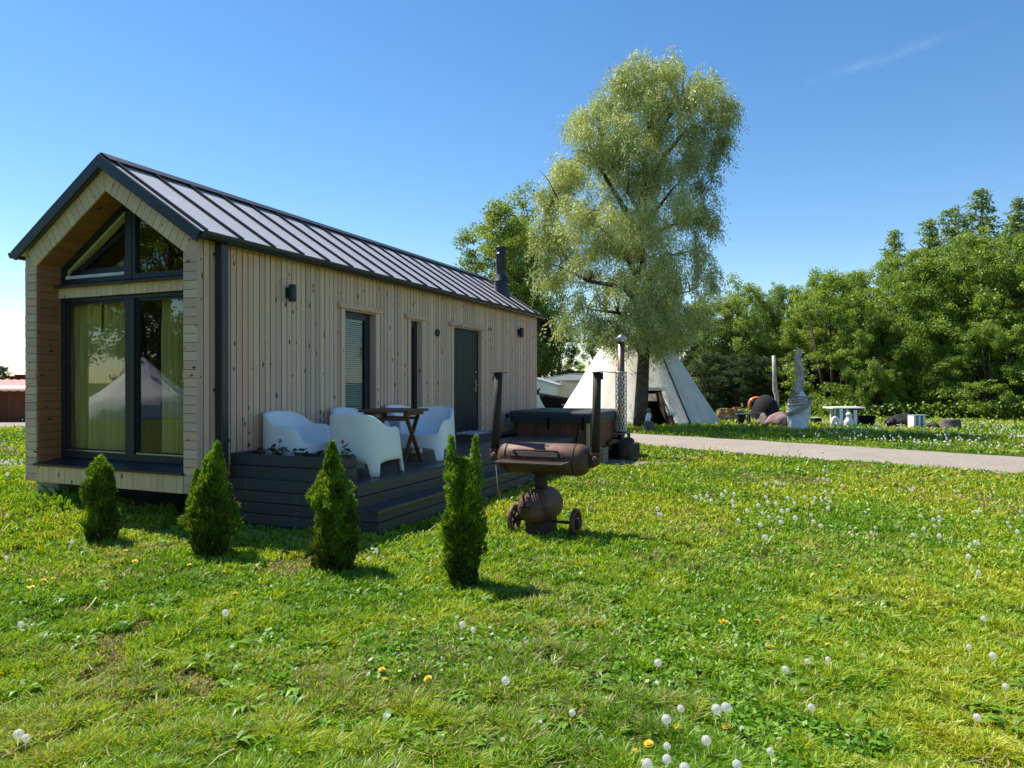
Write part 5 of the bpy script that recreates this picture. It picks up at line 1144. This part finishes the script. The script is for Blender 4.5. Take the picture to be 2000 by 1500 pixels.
# undergrowth along the thicket (nettles, tall herbs): uncountable
def undergrowth():
    rng = np.random.default_rng(77); n = 16000; px = 1400 + 850 * rng.random(n); d = np.interp(px, [1400, 1700, 2000, 2250], [36, 33.5, 30.2, 29]) + rng.normal(size=n) * .9; x = (px - 1000) / FPX * d
    h = (.25 + .85 * fbm(x, d, .9, 8)) * np.clip((px - 1380) / 200, .35, 1); z = h * rng.random(n) ** .6 + gz(x, d); C = np.stack([x, d, z], -1)
    v, q, c = leaves(C, .13 + .08 * rng.random(n), .06 + .04 * rng.random(n), rng, .4, None, mixc(PAL['bush'], .35 + .5 * rng.random(n)), 1.0); tag(np_mesh('undergrowth', v, q, M['leaf'], None, c), 'low nettles and herbs along the foot of the thicket', 'undergrowth', None, 'stuff')
undergrowth()
# leafy weeds in the shade by the house front
def weed(loc, n, h, seed, label, rad=.22):
    rng = np.random.default_rng(seed); root = empty('weed_clump', (*loc, float(gz(*loc))), 0, label, 'plant'); vs = []; q = []
    for k in range(n):
        a = rng.random() * 6.28; L = h * (.6 + .6 * rng.random()); w = .012 + .01 * rng.random(); r = rad * rng.random() ** .5; b0 = np.array([r * math.cos(a), r * math.sin(a), 0]); d = np.array([math.cos(a), math.sin(a), 0]); s_ = np.array([-d[1], d[0], 0])
        for j in range(5):
            t = j / 4; p = b0 + d * L * .55 * t ** 1.5 + np.array([0, 0, L * (t - .42 * t ** 2.4)]); ww = w * (1 - t) ** .6 * (.5 + t if t < .5 else 1); vs += [p - s_ * ww, p + s_ * ww]
            if j: m = len(vs); q.append((m - 4, m - 3, m - 1, m - 2))
    np_mesh('foliage', np.array(vs), np.array(q), M['grassm'], root, np.tile(np.array([[.045, .105, .03]]), (len(vs), 1)) * (.6 + .8 * rng.random((len(vs), 1))))
weed(hw(.15, .35), 46, .34, 31, 'long-leaved plant growing in the shadow under the front sill'); weed(hw(-.15, 1.95), 70, .22, 32, 'bushy weeds growing against the front foundation', .32)
weed(hw(.1, 2.2), 50, .26, 34, 'leafy weeds next to the concrete block under the house corner', .25)
# ================================================================== GRASS + GROUND COVER (stuff)
def keep_mask(x, y, margin=0.0):
    X, Y = hloc(x, y); k = ~((X > DX0 - .03) & (X < DX1 + .03) & (Y < .0) & (Y > -2.03) & ~((Y < -1.77) & (X > 7.6)))
    k &= ~((X > .42) & (X < HL) & (Y >= 0) & (Y < HW_)); k &= ~((X > 7.5) & (X < 9.9) & (Y > -2.66) & (Y < 0)); k &= np.hypot(x - tx_, y - ty_) > TR
    return k
def grass():
    rng = np.random.default_rng(9); n = 3000000
    px = 1000 + 5800 * (rng.random(n) - .5); py = YH + 40 + 1340 * rng.random(n); d = FPX * CAMH / (py - YH); off = np.abs(px - 1000)
    inside = (off < 1150) & (py < YH + 860); k = (off < 1250 + 3.0 / d * FPX) & (inside | (rng.random(n) < .42)); px, d = px[k], d[k]; n = len(px); x = (px - 1000) / FPX * d; y = d
    rd = road_dist(x, y); k = keep_mask(x, y) & (rd > RW - .05 + .75 * (vnoise(x, y, .9, 6) - .62) + .5 * (rng.random(n) ** 2 - .35) * vnoise(x, y, 2.5, 7))
    wx, wy = at(1220, 905); k &= ~((((x - wx) / .95) ** 2 + ((y - wy) / .55) ** 2 < .9) & (rng.random(n) < .9))
    bare = fbm(x, y, 1.5, 21) + .22 * (vnoise(x, y, 9, 22) - .5); k &= ~((bare > .76) & (rng.random(n) < .5)); bare = bare[k]
    x, y, d, rd = x[k], y[k], d[k], rd[k]; n = len(x); z = gz(x, y)
    lush = fbm(x, y, .55, 11); fine = fbm(x, y, 2.3, 12); dry = fbm(x, y, .8, 14); dry2 = fbm(x, y, 3.1, 15)
    meadow = np.clip((d - 18) / 6, 0, 1) * (rd > RW) ; tuft = vnoise(x, y, 7.5, 18) * .6 + vnoise(x, y, 17, 19) * .4; hgt = (.018 + .060 * np.clip(tuft * 1.5 - .30, 0, 1) + .022 * fine + .03 * np.clip(lush - .45, 0, 1)) * np.where(bare > .76, .45, 1) * (.6 + .8 * rng.random(n)) * (1 + 1.0 * meadow) * np.where(rd < RW + .5, .8, 1.0)
    wdt = .0021 * (1 + (d / 3.2) ** 1.3) * (.7 + .6 * rng.random(n)); a = rng.random(n) * 6.28318; lean = (.25 + .75 * rng.random(n)) * hgt; dx, dy = np.cos(a), np.sin(a)
    b = rng.random(n) * 6.28318; sx, sy = np.cos(b) * wdt, np.sin(b) * wdt
    t = .58 + 1.5 * (lush - .5) + .9 * (fine - .5) - .45 * (tuft - .5) + .95 * (rng.random(n) - .5)  # taller tufts painted paler, as if catching the sun
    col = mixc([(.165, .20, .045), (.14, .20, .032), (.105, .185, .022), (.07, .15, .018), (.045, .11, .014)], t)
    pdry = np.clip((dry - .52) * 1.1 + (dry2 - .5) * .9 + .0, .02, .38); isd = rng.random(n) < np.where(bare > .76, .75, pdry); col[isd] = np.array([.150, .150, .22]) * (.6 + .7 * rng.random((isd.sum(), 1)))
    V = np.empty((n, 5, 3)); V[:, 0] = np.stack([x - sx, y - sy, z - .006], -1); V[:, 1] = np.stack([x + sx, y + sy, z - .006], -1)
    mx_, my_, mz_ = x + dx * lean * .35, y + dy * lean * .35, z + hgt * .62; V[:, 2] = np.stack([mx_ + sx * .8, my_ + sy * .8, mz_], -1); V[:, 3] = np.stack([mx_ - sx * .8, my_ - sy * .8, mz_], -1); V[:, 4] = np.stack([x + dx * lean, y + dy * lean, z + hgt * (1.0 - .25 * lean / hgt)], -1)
    i5 = np.arange(n)[:, None] * 5; c = np.repeat(col[:, None], 5, 1) * np.array([.6, .6, .95, .95, 1.1])[None, :, None]  # roots darkened, tips lightened: shade between blades painted in
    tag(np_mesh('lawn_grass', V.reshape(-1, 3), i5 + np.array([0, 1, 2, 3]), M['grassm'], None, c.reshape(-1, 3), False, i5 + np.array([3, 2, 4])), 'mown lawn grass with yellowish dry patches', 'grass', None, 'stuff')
    # straws: long dead stems lying in the lawn
    n = 900; py = YH + 110 + 700 * rng.random(n); px = -200 + 2400 * rng.random(n); d = FPX * CAMH / (py - YH); x = (px - 1000) / FPX * d; y = d; k = keep_mask(x, y) & (road_dist(x, y) > RW + .1); x, y, d = x[k], y[k], d[k]; n = len(x)
    a = rng.random(n) * 6.28; L = .05 + .13 * rng.random(n); w = .0016 * (1 + d / 4); V = np.empty((n, 6, 3)); bend = rng.normal(size=n) * .03
    for j, f in enumerate((0, .5, 1)):
        cx = x + np.cos(a) * L * f - np.sin(a) * bend * (1 if j == 1 else 0); cy = y + np.sin(a) * L * f + np.cos(a) * bend * (1 if j == 1 else 0); cz = gz(cx, cy) + .03 + .05 * rng.random(n) * (f if f else .1)
        V[:, 2 * j] = np.stack([cx + np.sin(a) * w, cy - np.cos(a) * w, cz], -1); V[:, 2 * j + 1] = np.stack([cx - np.sin(a) * w, cy + np.cos(a) * w, cz], -1)
    i6 = np.arange(n)[:, None] * 6; q = np.concatenate([i6 + np.array([0, 1, 3, 2]), i6 + np.array([2, 3, 5, 4])]); c = np.repeat((np.array([.15, .15, .22]) * (.5 + .8 * rng.random((n, 1))))[:, None], 6, 1)
    tag(np_mesh('straw', V.reshape(-1, 3), q, M['grassm'], None, c.reshape(-1, 3)), 'dead straw-coloured stems lying in the lawn', 'straw', None, 'stuff')
    # clover and dandelion leaves in patches
    n = 150000; px = -300 + 2600 * rng.random(n); py = YH + 75 + 800 * rng.random(n); d = FPX * CAMH / (py - YH); x = (px - 1000) / FPX * d; y = d
    pn = fbm(x, y, 1.15, 31) + .28 * (fbm(x, y, 5, 33) - .5) + .06 * np.clip((px - 1000) / 1000, -1, 1); k = (pn > .60) & keep_mask(x, y) & (road_dist(x, y) > RW + .2); x, y, d, pn = x[k], y[k], d[k], pn[k]; n = len(x)
    C = np.stack([x, y, gz(x, y) + .022 + .05 * rng.random(n) * np.clip((pn - .58) * 9, .3, 1)], -1)
    v, q, c = leaves(C, (.016 + .014 * rng.random(n)) * (1 + d / 9), (.012 + .010 * rng.random(n)) * (1 + d / 9), rng, .8, None, mixc([(.03, .085, .016), (.05, .125, .02), (.08, .165, .028)], rng.random(n)), 1.0)
    # jagged leaf rosettes
    m = 170; py = YH + 90 + 640 * rng.random(m) ** .8; px = -100 + 2200 * rng.random(m); dd = FPX * CAMH / (py - YH); X_ = (px - 1000) / FPX * dd; k = keep_mask(X_, dd) & (road_dist(X_, dd) > RW + .2); VV, QQ, CC = [v], [q], [c]; off = len(v)
    for xx, yy in zip(X_[k], dd[k]):
        for j in range(rng.integers(5, 9)):
            a = rng.random() * 6.28; L = .07 + .07 * rng.random(); dv = np.array([math.cos(a), math.sin(a), 0]); sv_ = np.array([-dv[1], dv[0], 0]); b0 = np.array([xx, yy, float(gz(xx, yy)) + .01]); P_ = []
            for t, w in ((0, .003), (.3, .008), (.42, .014), (.5, .007), (.68, .016), (.76, .009), (1, .001)): p = b0 + dv * L * t + np.array([0, 0, .055 * math.sin(t * 2.4)]); P_ += [p - sv_ * w, p + sv_ * w]
            P_ = np.array(P_); VV.append(P_); QQ.append(np.array([(2 * i, 2 * i + 1, 2 * i + 3, 2 * i + 2) for i in range(6)]) + off); CC.append(np.tile(np.array([[.055, .12, .028]]) * (.7 + .5 * rng.random()), (14, 1))); off += 14
    tag(np_mesh('clover', np.concatenate(VV), np.concatenate(QQ), M['grassm'], None, np.concatenate(CC)), 'darker patches of clover and broad weed leaves in the lawn', 'ground cover', None, 'stuff')
grass()
# ================================================================== DANDELIONS
def head_mesh(nt_=150, r=.0225):
    rg = np.random.default_rng(2); mb = MB(); g = (1 + 5 ** .5) / 2
    for k in range(nt_):
        z = 1 - 2 * (k + .5) / nt_; a = 6.28318 * k / g; d = Vector((math.sqrt(1 - z * z) * math.cos(a), math.sqrt(1 - z * z) * math.sin(a), z)); R0 = r * rg.uniform(.88, 1.05); t = d.orthogonal().normalized(); b = d.cross(t); an = rg.random() * 3; t, b = t * math.cos(an) + b * math.sin(an), b * math.cos(an) - t * math.sin(an)
        for e in (t, (t * .5 + b * .87), (t * -.5 + b * .87)): f = d.cross(e); w = .0007; s_ = .0066; c = d * R0; up = d * .0015; mb.add([c - f * w, c + e * s_ + up, c + f * w, c - e * s_ + up], [(0, 1, 2, 3)], 0)
        mb.add([d * .004 + t * .0003, d * .004 - t * .0003, d * R0], [(0, 1, 2)], 0)
    mb.lathe([(0, -.006), (.0045, -.003), (.005, .001), (.003, .005), (0, .006)], (0, 0, 0), 8, 1); return mb
dh0 = head_mesh().build('seed_head', [M['fluff'], mat_plain('seed_core', (.22, .16, .09), .9)]); ds0 = MB().tube([(0, 0, -.02), (.006, .002, .5), (.0, .0, 1.0)], [.0028, .0024, .0018], 6).build('stem', M['stem'])
fm = MB()
for ring_, (r, h, n) in enumerate(((.021, .003, 26), (.015, .009, 20), (.009, .012, 12))):
    for k in range(n): a = 6.28318 * k / n + ring_; d = Vector((math.cos(a), math.sin(a), 0)); e = Vector((-d.y, d.x, 0)) * .0024; fm.add([d * .003 + Vector((0, 0, h - .002)), d * r * .6 + e + Vector((0, 0, h)), d * r + Vector((0, 0, h + .002)), d * r * .6 - e + Vector((0, 0, h))], [(0, 1, 2, 3)], 0)
fm.lathe([(0, -.012), (.006, -.008), (.008, 0), (.004, .006), (0, .006)], (0, 0, 0), 8, 1); yf0 = fm.build('flower_head', [M['petal_y'], M['stem']])
small0 = MB().lathe([(0, -.024), (.014, -.02), (.024, -.008), (.025, .004), (.018, .018), (.007, .025), (0, .026)], (0, 0, .15), 9, 0, (0, 0, 1), True, .1).tube([(0, 0, -.02), (.004, 0, .13)], .0028, 4, 1).build('dandelion_seed_head', [M['fluff'], M['stem']])
rd_ = random.Random(17); first = dict(h=True, y=True, s=True)
def place(o, key, parent):
    if first[key]: first[key] = False; c = o
    else: c = o.copy(); S.collection.objects.link(c)
    c.parent = parent; return c
fs_ = [True]
def stem_for(root, H, lx, ly):
    if fs_[0]: fs_[0] = False; c = ds0
    else: c = ds0.copy(); S.collection.objects.link(c)
    c.parent = root; L = math.sqrt(H * H + lx * lx + ly * ly); c.rotation_euler = Vector((lx, ly, H)).to_track_quat('Z', 'Y').to_euler(); c.scale = (1, 1, L)
def seed(px, py, label, group='white dandelion seed heads in the lawn', H=None, sc=None):
    H = H or rd_.uniform(.08, .17); x, y = at(px, py, H); lx, ly = rd_.uniform(-.03, .03), rd_.uniform(-.03, .03); g = float(gz(x, y))
    root = empty('dandelion_seed_head', (x - lx, y - ly, g), 0, label, 'dandelion', group); h = place(dh0, 'h', root); h.location = (lx, ly, H); h.rotation_euler = (rd_.uniform(-.5, .5), rd_.uniform(-.5, .5), rd_.uniform(0, 6)); s_ = sc or rd_.uniform(.55, .95); h.scale = (s_, s_, s_); stem_for(root, H, lx, ly)
def yellow(px, py, label, group='yellow dandelion flowers in the lawn', H=None):
    H = H or rd_.uniform(.035, .08); x, y = at(px, py, H); g = float(gz(x, y)); root = empty('dandelion_flower', (x, y, g), 0, label, 'dandelion', group); h = place(yf0, 'y', root); h.location = (0, 0, H); h.rotation_euler = (rd_.uniform(-.35, .45), rd_.uniform(-.35, .35), 0); s_ = rd_.uniform(.95, 1.25); h.scale = (s_, s_, s_); stem_for(root, H, 0, 0)
for px, py, H, lab in [(140, 1060, .13, 'large white dandelion clock left of the leftmost thuja'), (98, 981, .10, 'white dandelion clock in the shadow below the left house corner'), (440, 1202, .10, 'lone white dandelion clock below the house corner thuja'), (40, 1223, .10, 'lone dandelion clock at the left edge of the lawn'), (50, 1448, .12, 'big dandelion clock near the bottom left corner'), (35, 1440, .10, 'half-blown dandelion clock near the bottom left corner'),
        (903, 1219, .17, 'left and higher of two dandelion clocks below the forked thuja'), (924, 1230, .16, 'right of two dandelion clocks below the forked thuja, on a visible stem'), (988, 1325, .14, 'single dandelion clock in the middle of the foreground'), (735, 1075, .09, 'dandelion clock by the near corner of the terrace step'), (1118, 1388, .07, 'dandelion clock on a stem bent flat to the right foreground'), (84, 989, .08, 'low dandelion clock by the dark ground at the house corner'), (156, 985, .08, 'small dandelion clock beside the leftmost thuja'), (720, 1093, .08, 'faded dandelion clock right of the pointed thuja'),
        (1912, 1120, .14, 'dandelion clock above a bare patch at the right edge'), (1893, 1088, .16, 'dandelion clock higher up at the right edge of the lawn'), (1910, 1405, .13, 'fluffy dandelion clock at lower right'), (1585, 1385, .10, 'ragged half-blown dandelion clock at lower right'), (1535, 1312, .09, 'torn dandelion clock right of centre in the foreground')]: seed(px, py, lab, None, H)
for px, py in [(1330,1385),(1302,1405),(1400,1387),(1303,1455),(1303,1480),(1380,1445),(1265,1490),(1440,1492),(1505,1466),(1338,1498),(1418,1383)]: seed(px, py, 'white dandelion clock in the cluster at the bottom edge of the view', 'dandelion clocks at the bottom edge', rd_.uniform(.12, .17))
for px, py in [(1578,1297),(1618,1293),(1922,1214),(1893,1267),(1940,1284),(1286,1297),(1965,1345)]: seed(px, py, 'dandelion clock scattered in the right foreground lawn', 'dandelion clocks scattered in the right foreground')
Z7 = [(533,162),(595,285),(575,292),(625,287),(600,300),(643,307),(690,285),(742,280),(735,315),(740,335),(880,238),(930,233),(945,234),(960,235),(880,293),(890,315),(848,330),(925,323),(866,367),(893,384),(935,385),(950,358),(975,352),(1007,387),(1005,320),(975,295),(1050,290),(1092,293),(1083,318),(1123,305),(1140,297),(1130,175),(1105,215),(1130,213),(1145,218),(1137,265),(1170,270),(1210,241),(1077,374),(1087,402),(1150,342),(876,475),(857,418),(762,400),(410,343),(415,365),(425,366),(705,268),(1118,420),(1160,310),(800,355),(945,405)]
for x, y in Z7: seed(1100 + x / 2.222, 840 + y / 2.222, 'white dandelion clock in the loose drift right of the smoker', 'dandelion clocks right of the smoker', None, rd_.uniform(.75, 1.1))
for x, y in [(1312,355),(1355,425),(1338,448),(1550,372),(1607,385),(1633,376),(1633,395),(1612,415),(1566,427),(1645,345),(1633,462),(1520,455),(1767,500),(1790,490),(1804,495),(1760,553),(1803,623),(1930,397),(1943,415),(1973,435),(1520,250),(1505,255),(1700,262),(1800,350),(1780,352),(1255,460),(1985,350)]: seed(1100 + x / 2.222, 840 + y / 2.222, 'white dandelion clock in the lawn near the right edge', 'dandelion clocks near the right edge')
for px, py in [(14,1027),(14,968),(12,1091),(30,938),(14,938),(3,945),(42,918),(12,910),(20,916),(26,902),(43,901),(17,843),(44,820),(40,905),(33,880),(8,860),(22,868),(36,858)]: seed(px, py, 'white dandelion clock in the grass left of the house', 'dandelion clocks left of the house')
for px, py in [(56,1138),(84,1138),(103,1135),(51,1152),(62,1150)]: yellow(px, py, 'yellow dandelion in the group below the leftmost thuja', 'yellow dandelions below the leftmost thuja')
for px, py, lab in [(205,1156,'yellow dandelion alone right of the yellow group at left'),(369,1109,'yellow dandelion at the foot of the house corner thuja'),(437,1122,'yellow dandelion below the house corner thuja'),(501,1113,'yellow dandelion between house corner thuja and pointed thuja'),(459,1165,'pair-headed yellow dandelion below the house corner thuja'),(845,1000,'tall yellow dandelion beside the terrace step'),(798,1057,'bright yellow dandelion between pointed and forked thujas'),(733,1065,'yellow dandelion behind a dandelion clock at the step corner'),(746,1307,'upper of two yellow dandelions in the left-middle foreground'),(751,1327,'lower of two yellow dandelions in the left-middle foreground'),(836,1323,'faint yellow dandelion in the middle foreground'),(1267,1453,'largest yellow dandelion at the bottom edge'),(1323,1423,'small yellow dandelion among the clocks at the bottom edge'),(1419,1421,'round yellow dandelion right of the clocks at the bottom edge'),(1241,1468,'half-open yellow dandelion left of the largest one'),(1639,1111,'yellow dandelion in the middle right lawn'),(1916,1446,'yellow dandelion at lower right'),(835,1130,'low yellow dandelion left of the forked thuja')]: yellow(px, py, lab, None, .16 if py == 1000 else None)
for px, py in [(1410,1217),(1417,1219),(1480,1218),(1527,1213),(1512,1234),(1496,1261),(1506,1270),(1618,1265),(1640,1262)]: yellow(px, py, 'yellow dandelion in the scattered row across the right foreground', 'yellow dandelions in the right foreground')
for px, py in [(250,1024),(223,1030),(245,1080),(280,1092),(285,1068),(262,1100)]: yellow(px, py, 'yellow dandelion between the two left thujas', 'yellow dandelions between the left thujas')
for px, py in [(1577,987),(1888,946),(1711,956),(1501,991),(1585,1031),(1985,1026),(1154,968),(1140,972)]: yellow(px, py, 'small yellow dandelion in the lawn between smoker and road', 'yellow dandelions between smoker and road')
for k in range(26):
    px, py = (rd_.uniform(1245, 1290), rd_.uniform(867, 873)) if k < 10 else (rd_.uniform(1365, 1425), rd_.uniform(872, 883)); yellow(px, py, 'yellow dandelion in the drift at the near edge of the gravel road', 'yellow dandelions by the road edge')
far = []; tries = 0
while len(far) < 420 and tries < 9000:
    tries += 1; px, py = rd_.uniform(1385, 2080), 818 + 70 * rd_.random() ** 1.1; dens = np.interp(px, [1385, 1500, 1640, 2080], [.3, .45, 1, 1]); x, y = at(px, py, .15)
    if rd_.random() > dens or float(road_dist(x, y)) < RW + .25 or float(fbm(x, y, .5, 41)) < .40: continue
    far.append((x, y))
far.sort(key=lambda q: q[1])
for i, (x, y) in enumerate(far[:110]):
    o = small0 if i == 0 else small0.copy()
    if i: S.collection.objects.link(o)
    o.location = (x, y, float(gz(x, y))); s_ = rd_.uniform(.65, 1.0); o.scale = (s_, s_, rd_.uniform(.8, 1.3)); tag(o, 'white dandelion clock in the meadow beyond the gravel road', 'dandelion', 'dandelion clocks beyond the road')
mb = MB()
for (x, y) in far[110:] + [(atd(p, d), d) for p, d in [(rd_.uniform(-150, 45), rd_.uniform(10, 25)) for _ in range(110)]]:
    if float(road_dist(x, y)) < RW + .1: continue
    g = float(gz(x, y)); h = rd_.uniform(.10, .20); mb.lathe([(0, -.024), (.014, -.014), (.019, .0), (.014, .016), (0, .022)], (x, y, g + h), 7); mb.tube([(x, y, g - .01), (x, y, g + h)], .003, 3, 1)
tag(mb.build('dandelion_meadow', [M['fluff'], M['stem']]), 'far white specks of dandelion clocks in the meadow grass', 'dandelions', None, 'stuff')
